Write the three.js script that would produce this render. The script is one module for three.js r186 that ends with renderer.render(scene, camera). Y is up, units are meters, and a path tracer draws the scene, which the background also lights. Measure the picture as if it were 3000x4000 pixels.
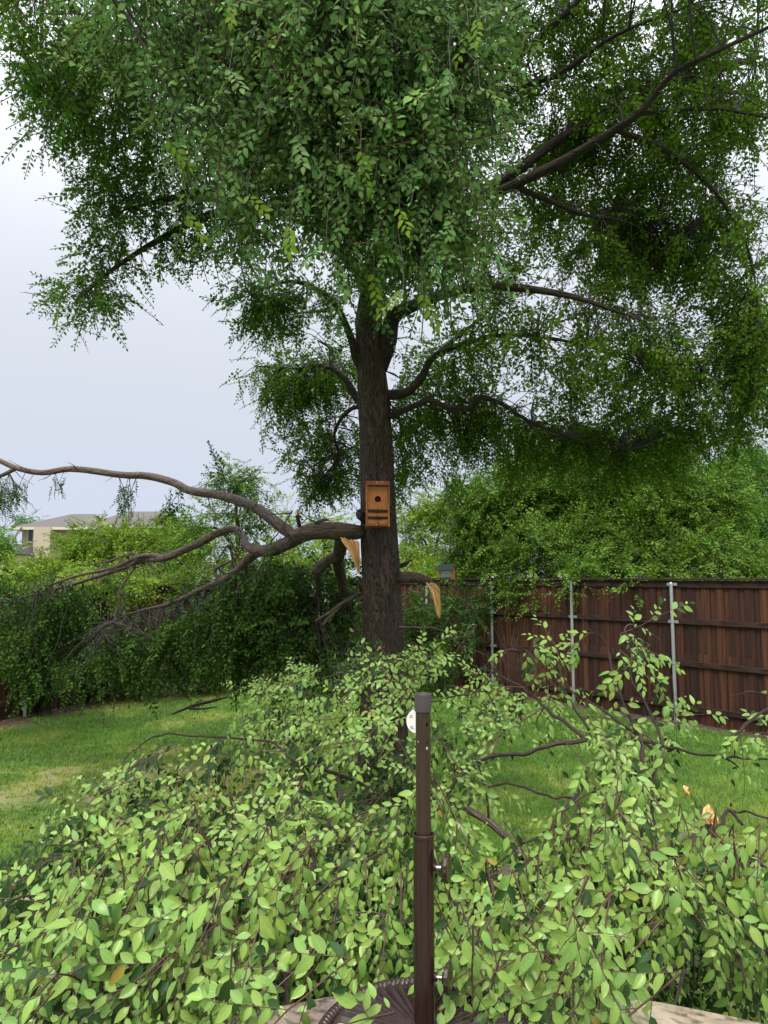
import * as THREE from 'three';
import { mergeGeometries, toCreasedNormals } from 'three/addons/utils/BufferGeometryUtils.js';
import { Brush, Evaluator, SUBTRACTION } from 'three-bvh-csg';
import { RoundedBoxGeometry } from 'three/addons/geometries/RoundedBoxGeometry.js';

// ---------------------------------------------------------------- camera, sky, sun, exposure
const scene = new THREE.Scene();
const F = 2773, PITCH = 5.25 * Math.PI / 180, EYE = 2.5;           // focal length in photo pixels (3000 x 4000)
const camera = new THREE.PerspectiveCamera(2 * Math.atan(2000 / F) * 180 / Math.PI, 3 / 4, 0.05, 600);
camera.position.set(0, EYE, 0);
camera.rotation.set(PITCH, 0, 0);
camera.updateMatrixWorld(true);

{
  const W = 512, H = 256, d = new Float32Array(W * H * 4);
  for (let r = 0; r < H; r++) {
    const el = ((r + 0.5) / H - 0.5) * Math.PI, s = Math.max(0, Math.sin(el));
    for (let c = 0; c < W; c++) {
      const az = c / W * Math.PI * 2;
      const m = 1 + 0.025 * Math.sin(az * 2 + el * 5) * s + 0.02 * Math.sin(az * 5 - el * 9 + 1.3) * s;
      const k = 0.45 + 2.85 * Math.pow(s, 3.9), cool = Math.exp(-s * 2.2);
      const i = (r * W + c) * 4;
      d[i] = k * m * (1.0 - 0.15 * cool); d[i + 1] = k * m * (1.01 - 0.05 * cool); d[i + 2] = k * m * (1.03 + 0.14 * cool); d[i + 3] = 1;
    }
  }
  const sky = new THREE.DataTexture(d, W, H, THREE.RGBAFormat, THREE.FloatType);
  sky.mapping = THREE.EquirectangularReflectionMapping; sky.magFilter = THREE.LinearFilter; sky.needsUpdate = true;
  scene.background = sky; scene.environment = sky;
}
const sun = new THREE.DirectionalLight(0xfff2dc, 1.5);
sun.position.set(-6, 22, 13); sun.target.position.set(0, 0, -5);
sun.castShadow = true; sun.shadow.radius = 40; sun.shadow.mapSize.set(2048, 2048);
Object.assign(sun.shadow.camera, { left: -20, right: 20, top: 20, bottom: -20, near: 1, far: 80 });
scene.add(sun, sun.target);

const renderer = new THREE.WebGLRenderer({ antialias: true });
renderer.toneMapping = THREE.LinearToneMapping;
renderer.toneMappingExposure = 1.68;
renderer.shadowMap.enabled = true;

// ---------------------------------------------------------------- helpers
let seed = 7;
function rng() { seed = (seed + 0x6d2b79f5) | 0; let t = Math.imul(seed ^ (seed >>> 15), 1 | seed); t = (t + Math.imul(t ^ (t >>> 7), 61 | t)) ^ t; return ((t ^ (t >>> 14)) >>> 0) / 4294967296; }
const R = (a, b) => a + (b - a) * rng();
const V = (x, y, z) => new THREE.Vector3(x, y, z);
const RIGHT = V(1, 0, 0), UP = V(0, 1, 0);
const CUP = V(0, Math.cos(PITCH), Math.sin(PITCH)), CFW = V(0, Math.sin(PITCH), -Math.cos(PITCH));
// a point that stands at pixel (x, y) of the photograph, depth metres away
const P = (x, y, d) => V(0, EYE, 0).addScaledVector(RIGHT, (x - 1500) / F * d).addScaledVector(CUP, (2000 - y) / F * d).addScaledVector(CFW, d);
const PP = (list) => list.map((p) => P(p[0], p[1], p[2]));
function pix(p) { const q = p.clone(); q.y -= EYE; const d = q.dot(CFW); return [1500 + q.x / d * F, 2000 - q.dot(CUP) / d * F, d]; }
function h3(x, y, z) { let n = Math.imul(x, 374761393) ^ Math.imul(y, 668265263) ^ Math.imul(z, 2147483647 ^ 0x5bd1e995); n = Math.imul(n ^ (n >>> 13), 1274126177); n ^= n >>> 16; return (n >>> 0) / 4294967296; }
function noise(x, y, z = 0) {
  const xi = Math.floor(x), yi = Math.floor(y), zi = Math.floor(z), sm = (t) => t * t * (3 - 2 * t);
  const u = sm(x - xi), v = sm(y - yi), w = sm(z - zi), L = (a, b, t) => a + (b - a) * t;
  const g = (a, b, c) => h3(xi + a, yi + b, zi + c);
  return L(L(L(g(0, 0, 0), g(1, 0, 0), u), L(g(0, 1, 0), g(1, 1, 0), u), v), L(L(g(0, 0, 1), g(1, 0, 1), u), L(g(0, 1, 1), g(1, 1, 1), u), v), w) * 2 - 1;
}
const fbm = (x, y, z = 0, o = 4) => { let s = 0, a = 0.5; for (let i = 0; i < o; i++) { s += a * noise(x, y, z); x *= 2.03; y *= 2.03; z *= 2.03; a *= 0.5; } return s; };

const counts = {};
function numbered(n) { const k = counts[n] = (counts[n] ?? -1) + 1; return k ? n + '_' + String(k).padStart(3, '0') : n; }
function shade(o) { o.castShadow = o.receiveShadow = true; return o; }
function tag(o, label, category, group, kind) { o.userData.label = label; o.userData.category = category; if (group) o.userData.group = group; if (kind) o.userData.kind = kind; return o; }
function thing(name, label, category, pos, group) { const g = new THREE.Group(); g.name = numbered(name); scene.add(g); if (pos) g.position.copy(pos); return tag(g, label, category, group); }
function mesh(name, geo, mat, parent, kind) {
  const g = Array.isArray(geo) ? join(geo) : geo, m = shade(new THREE.Mesh(g, mat)); m.name = name; parent.add(m); if (kind) m.userData.kind = kind; return m;
}
function join(gs) { return mergeGeometries(gs.map((g) => { const n = g.index ? g.toNonIndexed() : g; for (const k of Object.keys(n.attributes)) if (!['position', 'normal', 'uv'].includes(k)) n.deleteAttribute(k); return n; })); }
const bx = (w, h, d, x = 0, y = 0, z = 0) => new THREE.BoxGeometry(w, h, d).translate(x, y, z);
const rbx = (w, h, d, x = 0, y = 0, z = 0, r = 0.004) => new RoundedBoxGeometry(w, h, d, 1, Math.min(r, w / 2.1, h / 2.1, d / 2.1)).translate(x, y, z);

// tapered tube through points (relative to origin), radii per point; bump = relative roughness of the outline
function tube(pts, radii, { sides = 8, seg = 0, bump = 0, o = null, ridge = 0, flareCap = true, freq = 6 } = {}) {
  const curve = new THREE.CatmullRomCurve3(pts, false, 'centripetal'), len = curve.getLength();
  const n = seg || Math.max(3, Math.ceil(len / 0.06)), pos = [], nor = [], uv = [], idx = [];
  let tan = curve.getTangent(0), u = Math.abs(tan.y) < 0.95 ? V(0, 1, 0) : V(0, 0, 1); u = u.sub(tan.clone().multiplyScalar(u.dot(tan))).normalize();
  const nearest = (t) => { const f = t * (radii.length - 1), i = Math.min(radii.length - 2, Math.floor(f)); return radii[i] + (radii[i + 1] - radii[i]) * (f - i); };
  for (let i = 0; i <= n; i++) {
    const t = i / n, c = curve.getPoint(t); tan = curve.getTangent(t);
    u.sub(tan.clone().multiplyScalar(u.dot(tan))).normalize(); const w = tan.clone().cross(u);
    const r0 = nearest(t);
    for (let k = 0; k <= sides; k++) {
      const a = (k % sides) / sides * Math.PI * 2, ca = Math.cos(a), sa = Math.sin(a);
      let r = r0;
      if (bump) r *= 1 + bump * fbm(ca * freq * 0.35 + c.x * 2, c.y * freq, sa * freq * 0.35 + c.z * freq, 3);
      if (ridge) {
        const q = fbm(ca * 9 + 31, t * len * 1.5, sa * 9, 3), fine = noise(ca * 26, t * len * 5, sa * 26);
        r += ridge * (Math.abs(q) * 2.2 - 0.5 + fine * 0.35);
      }
      const d = u.clone().multiplyScalar(ca).addScaledVector(w, sa);
      const p = c.clone().addScaledVector(d, r); if (o) p.sub(o);
      pos.push(p.x, p.y, p.z); nor.push(d.x, d.y, d.z); uv.push(k / sides * Math.max(1, Math.round(r0 * 6.28 / 0.25)) * 0.25, t * len);
    }
  }
  const s = sides + 1;
  for (let i = 0; i < n; i++) for (let k = 0; k < sides; k++) { const a = i * s + k; idx.push(a, a + 1, a + s, a + 1, a + s + 1, a + s); }
  for (const [row, e] of [[0, 0], [n, 1]]) {
    const c = curve.getPoint(e); if (o) c.sub(o); const ci = pos.length / 3, tt = curve.getTangent(e).multiplyScalar(e ? 1 : -1);
    pos.push(c.x, c.y, c.z); nor.push(tt.x, tt.y, tt.z); uv.push(0, 0);
    for (let k = 0; k < sides; k++) e ? idx.push(row * s + k, row * s + k + 1, ci) : idx.push(row * s + k + 1, row * s + k, ci);
  }
  const g = new THREE.BufferGeometry();
  g.setAttribute('position', new THREE.Float32BufferAttribute(pos, 3)); g.setAttribute('normal', new THREE.Float32BufferAttribute(nor, 3)); g.setAttribute('uv', new THREE.Float32BufferAttribute(uv, 2)); g.setIndex(idx);
  if (ridge || bump) g.computeVertexNormals();
  return g;
}
// cheap twig: 4-sided, few segments, straight arrays collected and built once
class Twigs {
  constructor() { this.p = []; this.n = []; this.i = []; }
  add(pts, r0, r1, sides = 4) {
    const base = this.p.length / 3; let u = null;
    for (let i = 0; i < pts.length; i++) {
      const a = pts[Math.max(0, i - 1)], b = pts[Math.min(pts.length - 1, i + 1)], t = b.clone().sub(a).normalize();
      if (!u) u = Math.abs(t.y) < 0.9 ? V(0, 1, 0) : V(1, 0, 0);
      u.sub(t.clone().multiplyScalar(u.dot(t))).normalize(); const w = t.clone().cross(u), r = r0 + (r1 - r0) * i / (pts.length - 1);
      for (let k = 0; k < sides; k++) { const q = k / sides * Math.PI * 2, d = u.clone().multiplyScalar(Math.cos(q)).addScaledVector(w, Math.sin(q)); this.n.push(d.x, d.y, d.z); this.p.push(pts[i].x + d.x * r, pts[i].y + d.y * r, pts[i].z + d.z * r); }
      if (i) for (let k = 0; k < sides; k++) { const c = base + (i - 1) * sides, k2 = (k + 1) % sides; this.i.push(c + k, c + k2, c + sides + k, c + k2, c + sides + k2, c + sides + k); }
    }
  }
  build(name, mat, parent, origin) {
    if (!this.i.length) return null;
    const g = new THREE.BufferGeometry(); g.setAttribute('position', new THREE.Float32BufferAttribute(this.p, 3)); g.setAttribute('normal', new THREE.Float32BufferAttribute(this.n, 3)); g.setIndex(this.i);
    g.setAttribute('uv', new THREE.Float32BufferAttribute(new Float32Array(this.p.length / 3 * 2), 2));
    if (origin) g.translate(-origin.x, -origin.y, -origin.z);
    return mesh(name, g, mat, parent, 'stuff');
  }
}

// ---------------------------------------------------------------- textures and materials
function dataTex(w, h, fn, srgb) {
  const d = new Uint8Array(w * h * 4);
  for (let y = 0; y < h; y++) for (let x = 0; x < w; x++) { const c = fn(x / w, y / h), i = (y * w + x) * 4; for (let k = 0; k < 3; k++) d[i + k] = Math.max(0, Math.min(255, Math.round((c[k] ?? c[0]) * 255))); d[i + 3] = 255; }
  const t = new THREE.DataTexture(d, w, h); t.magFilter = THREE.LinearFilter; t.minFilter = THREE.LinearMipmapLinearFilter; t.wrapS = t.wrapT = THREE.RepeatWrapping; if (srgb) t.colorSpace = THREE.SRGBColorSpace; t.needsUpdate = true; return t;
}
// noise that repeats every 1 in u and v
const tile = (u, v, fu, fv, o, s) => { const a = u * Math.PI * 2, b = v * Math.PI * 2; return fbm(Math.cos(a) * fu + s, Math.sin(a) * fu + Math.cos(b) * fv, Math.sin(b) * fv + s * 2, o); };
const barkH = (u, v) => { const w = u + 0.02 * tile(u, v, 2, 3, 2, 5); const r = Math.abs(tile(w, v, 7, 1.6, 3, 1)); const cracks = Math.min(1, r * 5); return 0.55 * cracks + 0.35 + 0.35 * tile(u, v, 9, 5, 3, 9); };
const barkBump = dataTex(256, 512, (u, v) => [barkH(u, v)]);
const barkMap = dataTex(256, 512, (u, v) => { const h = barkH(u, v), m = tile(u, v, 3, 3, 3, 17), k = 0.42 + 0.5 * h; return [k * (1 + 0.18 * m), k * (0.93 + 0.1 * m), k * (0.9 - 0.02 * m)]; }, true);
const woodTex = (sd, ring, dark) => dataTex(128, 512, (u, v) => { const g = fbm(u * ring + 0.6 * fbm(u * 3, v * 2, sd, 2), v * 1.6, sd, 4), fine = noise(u * 70, v * 9, sd), k = 0.86 + 0.32 * g * dark + 0.08 * fine; return [k, k * (0.98 + 0.05 * g), k * (0.96 + 0.06 * g)]; }, true);
const boardMap = woodTex(3, 14, 1.3), cedarMap = woodTex(8, 9, 1.25);
const boardBump = dataTex(128, 256, (u, v) => [0.5 + 0.4 * fbm(u * 24, v * 3, 4, 3) + 0.1 * noise(u * 60, v * 60, 2)]);
const veinMap = dataTex(64, 64, (u, v) => {
  const y = Math.abs(v - 0.5) * 2, mid = Math.exp(-y * y * 260), ve = Math.pow(0.5 + 0.5 * Math.cos((u * 9 - y * 2.6) * 6.283), 14) * (1 - y) * 0.5;
  const k = 0.82 + 0.14 * mid + 0.08 * ve + 0.05 * noise(u * 11, v * 11, 5); return [k + 0.10 * mid, k + 0.03 * mid, k];
});
const speck = dataTex(256, 256, (u, v) => [0.5 + 0.5 * tile(u, v, 6, 6, 5, 3)]);
const scuff = dataTex(256, 256, (u, v) => { const st = tile(u, v, 9, 1.2, 4, 6), sp = Math.max(0, tile(u, v, 12, 12, 3, 11) - 0.2), k = 0.72 + 0.35 * st + 1.4 * sp; return [k, k * (0.97 + 0.1 * sp), k * (0.95 + 0.3 * sp)]; });
const C = (r, g, b) => new THREE.Color().setRGB(r, g, b);
const std = (name, color, roughness, extra = {}) => { const m = new THREE.MeshStandardMaterial({ color, roughness, ...extra }); m.name = name; return m; };
const M = {
  bark: std('wet bark', C(0.095, 0.066, 0.058), 0.72, { map: barkMap, bumpMap: barkBump, bumpScale: 0.035 }),
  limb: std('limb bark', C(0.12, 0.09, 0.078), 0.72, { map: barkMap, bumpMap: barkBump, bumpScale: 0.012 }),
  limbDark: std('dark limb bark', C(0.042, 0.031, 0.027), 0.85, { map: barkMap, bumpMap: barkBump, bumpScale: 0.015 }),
  lichen: std('grey bark with lichen', C(0.15, 0.14, 0.12), 0.85, { map: barkMap, bumpMap: barkBump, bumpScale: 0.01 }),
  stem: std('dark stem bark', C(0.058, 0.039, 0.031), 0.75, { map: barkMap, bumpMap: barkBump, bumpScale: 0.006 }),
  twig: std('reddish twig bark', C(0.082, 0.042, 0.030), 0.65),
  twigDark: std('dark twig bark', C(0.045, 0.036, 0.032), 0.7),
  torn: std('torn sapwood', C(0.95, 0.55, 0.24), 0.75, { map: woodTex(21, 30, 1.3), bumpMap: boardBump, bumpScale: 0.004 }),
  bronze: std('brown painted steel', C(0.04, 0.021, 0.016), 0.5, { metalness: 0.15, roughnessMap: speck, map: scuff, bumpMap: speck, bumpScale: 0.0004 }),
  bronzeUp: std('scuffed brown steel', C(0.052, 0.031, 0.02), 0.42, { metalness: 0.15, map: scuff, bumpMap: speck, bumpScale: 0.0006 }),
  capGrey: std('grey plastic', C(0.062, 0.052, 0.056), 0.5, { bumpMap: speck, bumpScale: 0.0005 }),
  black: std('black', C(0.006, 0.006, 0.006), 0.6),
  chrome: std('steel bolt', C(0.62, 0.62, 0.62), 0.25, { metalness: 1 }),
  galv: std('galvanised steel', C(0.5, 0.53, 0.55), 0.45, { metalness: 0.35, roughnessMap: speck }),
  cedar: std('orange stained cedar', C(0.50, 0.165, 0.035), 0.5, { map: cedarMap }),
  cedarRed: std('red brown stained cedar', C(0.30, 0.078, 0.026), 0.5, { map: cedarMap }),
  feederGreen: std('green plastic roof', C(0.045, 0.085, 0.07), 0.5),
  screw: std('screw head', C(0.6, 0.55, 0.45), 0.4, { metalness: 0.6 }),
  white: std('white enamel', C(0.78, 0.77, 0.73), 0.4),
  ink: std('printed ink', C(0.03, 0.03, 0.03), 0.6),
  houseWall: std('tan brick', C(0.46, 0.39, 0.31), 0.9),
  trim: std('cream trim', C(0.60, 0.54, 0.46), 0.7),
  shingle: std('grey brown shingles', C(0.11, 0.098, 0.095), 0.95, { bumpMap: speck, bumpScale: 0.01 }),
  pane: std('dark window glass', C(0.05, 0.06, 0.07), 0.08, { metalness: 0.0 }),
};
const boardTones = [[0.092, 0.031, 0.017], [0.07, 0.024, 0.014], [0.115, 0.040, 0.019], [0.052, 0.019, 0.012], [0.13, 0.047, 0.022], [0.08, 0.027, 0.015]].map((c, i) => std('stained board ' + i, C(...c), 0.8, { map: boardMap, bumpMap: boardBump, bumpScale: 0.003 }));
const railMat = std('stained rail', C(0.055, 0.024, 0.018), 0.85, { map: boardMap });
const leafMat = (name, c, tr, coat, rough = 0.95, vein = true, cr = 0.32) => { const m = new THREE.MeshPhysicalMaterial({ color: c, roughness: rough, transmission: tr, thickness: 0, clearcoat: coat, clearcoatRoughness: cr, side: THREE.DoubleSide, vertexColors: true, map: vein ? veinMap : null, ior: 1.4, specularIntensity: 0.3 }); m.name = name; return m; };
const LEAF = {
  fresh: leafMat('fresh pale green leaf', C(0.23, 0.395, 0.085), 0.14, 0.45, 0.95, true, 0.2),
  wilted: leafMat('yellowed leaf', C(0.36, 0.30, 0.06), 0.2, 0.2),
  canopy: leafMat('green canopy leaf', C(0.090, 0.205, 0.016), 0.45, 0.04, 0.95, false),
  upper: leafMat('dark green upper leaf side and painted gap shade', C(0.032, 0.085, 0.016), 0.12, 0.25),  // dark leaf tops; also given to deep leaves to paint shade into gaps
  near: leafMat('blue green canopy leaf', C(0.185, 0.365, 0.105), 0.42, 0.16),
  limb: leafMat('dark green leaf', C(0.042, 0.108, 0.012), 0.32, 0.06, 0.95, false),
  yellow: leafMat('yellow green leaf', C(0.175, 0.305, 0.022), 0.45, 0.04, 0.95, false),
  shrub: leafMat('mid green leaf', C(0.115, 0.24, 0.022), 0.36, 0.12, 0.95, false),
};

// ---------------------------------------------------------------- leaves
// one leaf: along +x from its stalk, 1 long, normal +z, folded along the midrib and curled
function leafGeo(half, fold, curl, tone, n = 5) {
  const pos = [], uv = [], col = [], idx = [];
  for (let i = 0; i <= n; i++) {
    const t = i / n, w = half * Math.pow(Math.sin(Math.PI * Math.pow(t, 0.82)), 0.75) * (1 - 0.15 * t), z = -curl * t * t;
    const x = 0.06 + 0.94 * t;
    pos.push(x, -w, z + fold * w, x, 0, z, x, w, z + fold * w); uv.push(t, 0.02, t, 0.5, t, 0.98);
    for (let k = 0; k < 3; k++) col.push(...tone);
    if (i) { const a = (i - 1) * 3; idx.push(a, a + 3, a + 4, a, a + 4, a + 1, a + 1, a + 4, a + 5, a + 1, a + 5, a + 2); }
  }
  const b = pos.length / 3;
  pos.push(0, -0.012, 0, 0.08, -0.012, 0, 0.08, 0.012, 0, 0, 0.012, 0); uv.push(0, 0.5, 0, 0.5, 0, 0.5, 0, 0.5); for (let k = 0; k < 4; k++) col.push(1.0, 0.75, 0.6); idx.push(b, b + 1, b + 2, b, b + 2, b + 3);
  const g = new THREE.BufferGeometry(); g.setAttribute('position', new THREE.Float32BufferAttribute(pos, 3)); g.setAttribute('uv', new THREE.Float32BufferAttribute(uv, 2)); g.setAttribute('color', new THREE.Float32BufferAttribute(col, 3)); g.setIndex(idx); g.computeVertexNormals(); return g;
}
const toneOf = (v, warm) => [v * (1 + 0.22 * warm), v, v * (1 - 0.25 * warm)];
const LEAVES = []; for (let i = 0; i < 8; i++) LEAVES.push(leafGeo(R(0.215, 0.285), R(0.05, 0.5), R(-0.05, 0.38), toneOf(R(0.72, 1.15), R(-0.4, 0.5))));
// a leafy twig as one geometry (for crowns): axis +x, leaves alternate in the xy plane, droops to -z
function sprayGeo(n, len, leaf, lo = false) {
  const gs = [], m = new THREE.Matrix4();
  for (let i = 0; i < n; i++) {
    const t = (i + 0.6) / n, s = i % 2 ? 1 : -1, a = s * R(0.75, 1.15) * (i === n - 1 ? 0.1 : 1), L = leaf * R(0.72, 1.15) * (0.7 + 0.5 * Math.sin(Math.PI * Math.min(1, t + 0.15)));
    const tone = toneOf(R(0.7, 1.25), R(-0.3, 0.5));
    const g = lo ? leafGeo(0.29, 0.2, 0.1, tone, 2) : leafGeo(0.28, R(0.1, 0.35), R(0, 0.2), tone, 3);
    m.makeRotationFromEuler(new THREE.Euler(R(-1.0, 1.0), R(-0.35, 0.7), a, 'ZYX')).scale(V(L, L, L)).setPosition(len * t, s * 0.004, -0.12 * len * t * t + R(-0.012, 0.012));
    g.applyMatrix4(m); gs.push(g);
  }
  const tw = new THREE.BoxGeometry(len, 0.004, 0.004).translate(len / 2, 0, -0.03 * len).rotateY(0.06); const c = new Float32Array(24 * 3).fill(0); for (let i = 0; i < 24; i++) { c[i * 3] = 0.7; c[i * 3 + 1] = 0.3; c[i * 3 + 2] = 0.5; } tw.setAttribute('color', new THREE.BufferAttribute(c, 3)); gs.push(tw);
  return mergeGeometries(gs);
}
const SPRAY = []; for (let i = 0; i < 5; i++) SPRAY.push(sprayGeo(14 + i, 0.30 + 0.025 * i, 0.047));
const SPRAYLO = []; for (let i = 0; i < 3; i++) SPRAYLO.push(sprayGeo(18, 0.42, 0.066, true));
function frame(x, z, s, p) { const X = x.clone().normalize(), Z = z.clone().addScaledVector(X, -z.dot(X)); if (Z.lengthSq() < 1e-5) Z.set(X.y, -X.x, 0.3).addScaledVector(X, -X.dot(V(X.y, -X.x, 0.3))); Z.normalize(); const Y = Z.clone().cross(X); return new THREE.Matrix4().makeBasis(X, Y, Z).scale(V(s, s, s)).setPosition(p); }
const rv = () => V(R(-1, 1), R(-1, 1), R(-1, 1));

class Crown {                                     // sprays collected, then built as instanced foliage under one part
  constructor(set) { this.set = set; this.m = set.map(() => []); this.c = set.map(() => []); }
  add(m, tone) { const k = Math.floor(rng() * this.set.length); this.m[k].push(m); this.c[k].push(tone); }
  build(name, mat, parent, origin) {
    const g = new THREE.Group(); g.name = name; g.userData.kind = 'stuff'; parent.add(g);
    this.set.forEach((geo, k) => {
      if (!this.m[k].length) return;
      const im = shade(new THREE.InstancedMesh(geo, mat, this.m[k].length)); im.name = 'foliage'; im.userData.kind = 'stuff';
      const t = new THREE.Matrix4().makeTranslation(-origin.x, -origin.y, -origin.z);
      this.m[k].forEach((m, i) => { im.setMatrixAt(i, t.clone().multiply(m)); im.setColorAt(i, this.c[k][i]); });
      g.add(im);
    });
    return g;
  }
}
const bez = (a, b, c, t) => a.clone().multiplyScalar((1 - t) * (1 - t)).addScaledVector(b, 2 * t * (1 - t)).addScaledVector(c, t * t);
// fill blobs [px, py, depth, rx px, ry px, rd m, branchlets] with branchlets that leave the nearest bough
function fill(crown, twigs, skeleton, blobs, { step = 0.11, droop = 0.5, arch = 0.22, gap = -0.28, scale = 1, spread = 0.12, from = 0.3, tw = 0.006, hang = 0, tint = [1, 1, 1], gapF = 1.3, minY = 0.05, wild = 0.8 } = {}) {
  for (const [bxp, byp, bd, rx, ry, rd, n] of blobs) for (let i = 0; i < n; i++) {
    let q; do { q = rv(); } while (q.lengthSq() > 1); q.multiplyScalar(Math.pow(q.length(), -0.25));
    const end = P(bxp + q.x * rx, byp + q.y * ry, bd + q.z * rd); if (end.y < minY) end.y = minY + rng() * 0.1;
    let best = 1e9, start = null;
    for (const s of skeleton) { const d = s.distanceToSquared(end) * (0.45 + 1.1 * rng()); if (d < best) { best = d; start = s; } }
    const dist = start.distanceTo(end), mid = start.clone().lerp(end, 0.55).addScaledVector(UP, arch * dist).addScaledVector(rv(), 0.13 * dist);
    const pts = []; for (let k = 0; k <= 6; k++) pts.push(bez(start, mid, end, k / 6).addScaledVector(rv(), k ? 0.02 * dist : 0));
    twigs.add(pts, tw * Math.min(2.2, 0.6 + dist * 0.6), 0.0022, 4);
    const f0 = Math.max(from, 1 - 1.5 / Math.max(dist, 0.01)), k = Math.max(2, Math.round(dist * (1 - f0) / step * 1.4));
    for (let j = 0; j < k; j++) {
      const t = f0 + (1 - f0) * (j + rng()) / k, p = bez(start, mid, end, t);
      if (fbm(p.x * gapF + 9, p.y * gapF, p.z * gapF, 3) < gap) continue;
      p.addScaledVector(rv(), spread); if (p.y < minY) continue;
      const tan = end.clone().sub(mid).normalize(), d = tan.multiplyScalar(0.7).addScaledVector(rv(), wild); d.y -= droop;
      const nrm = UP.clone().addScaledVector(rv(), 0.75), v0 = R(0.72, 1.22); let v = v0;
      if (rng() < 0.02) v *= 1.7; crown.add(frame(d, nrm, scale * R(0.75, 1.2), p), C(v * tint[0] * R(0.9, 1.12), v * tint[1], v * tint[2] * R(0.85, 1.15)));
    }
  }
}
const samples = (lists, step = 0.25) => { const out = []; for (const pts of lists) { const c = new THREE.CatmullRomCurve3(pts, false, 'centripetal'), n = Math.max(2, Math.ceil(c.getLength() / step)); for (let i = 0; i <= n; i++) out.push(c.getPoint(i / n)); } return out; };
const lerpT = (tab, x) => { if (x <= tab[0][0]) return tab[0][1]; for (let i = 1; i < tab.length; i++) if (x <= tab[i][0]) { const [a, b] = tab[i - 1], [c, d] = tab[i]; return b + (d - b) * (x - a) / (c - a); } return tab[tab.length - 1][1]; };
const rel = (pts, o) => pts.map((p) => p.clone().sub(o));

// ---------------------------------------------------------------- ground
const lawnTone = (x, z) => { const a = fbm(x * 0.35 + 4, z * 0.35, 1, 4), b = fbm(x * 1.9, z * 1.9, 7, 3), dry = Math.max(0, Math.min(1, (a * 1.7 + b * 1.1 - 0.12 + (x < -1 && z > -9.5 ? 0.27 : 0)) * 1.3)); return { dry, b }; };
const lineDist = (x, z, a, b) => { const dx = b.x - a.x, dz = b.z - a.z, t = Math.max(0, Math.min(1, ((x - a.x) * dx + (z - a.z) * dz) / (dx * dx + dz * dz))); return Math.hypot(x - a.x - t * dx, z - a.z - t * dz); };
const FR = { o: V(5.12, 0, -12.65), u: V(-1.344, 0, -1.61).normalize(), s: 2.097 };      // right fence: a post and the direction away
const FL = { o: V(-6.52, 0, -13.08), u: V(0.40, 0, -0.917).normalize(), s: 2.1 };       // left fence
const fenceEnd = (f, k) => f.o.clone().addScaledVector(f.u, k * f.s);
const dirtAt = (x, z) => Math.max(1 - lineDist(x, z, fenceEnd(FR, -4), fenceEnd(FR, 5)) / 0.75, 1 - lineDist(x, z, fenceEnd(FL, -4), fenceEnd(FL, 5)) / 1.15) + 0.35 * noise(x * 2.2, z * 2.2, 3);
{
  const n = 260, pos = [], col = [], uv = [], idx = [], warp = (t) => Math.sinh(t * 5.2) / Math.sinh(5.2) * 260 + t * 12;
  for (let j = 0; j <= n; j++) for (let i = 0; i <= n; i++) {
    const x = warp(i / n * 2 - 1), z = warp(j / n * 2 - 1) - 8, near = Math.exp(-Math.hypot(x, z + 8) / 40), { dry, b } = lawnTone(x, z), dirt = Math.max(0, Math.min(1, dirtAt(x, z) * 1.8));
    pos.push(x, 0.03 * fbm(x * 0.5, z * 0.5, 2, 3) * near, z); uv.push(x, z);
    const k = 1 + 0.45 * b, g = [0.085 + 0.07 * dry, 0.17 - 0.02 * dry, 0.026 + 0.045 * dry], e = [0.075, 0.052, 0.036];
    for (let c = 0; c < 3; c++) col.push((g[c] * (1 - dirt) + e[c] * dirt) * k);
  }
  for (let j = 0; j < n; j++) for (let i = 0; i < n; i++) { const a = j * (n + 1) + i; idx.push(a, a + n + 1, a + 1, a + 1, a + n + 1, a + n + 2); }
  const g = new THREE.BufferGeometry(); g.setAttribute('position', new THREE.Float32BufferAttribute(pos, 3)); g.setAttribute('color', new THREE.Float32BufferAttribute(col, 3)); g.setAttribute('uv', new THREE.Float32BufferAttribute(uv, 2)); g.setIndex(idx); g.computeVertexNormals();
  mesh('ground', g, std('lawn soil', C(1, 1, 1), 0.95, { vertexColors: true, bumpMap: speck, bumpScale: 0.02 }), scene, 'structure');
}
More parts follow.
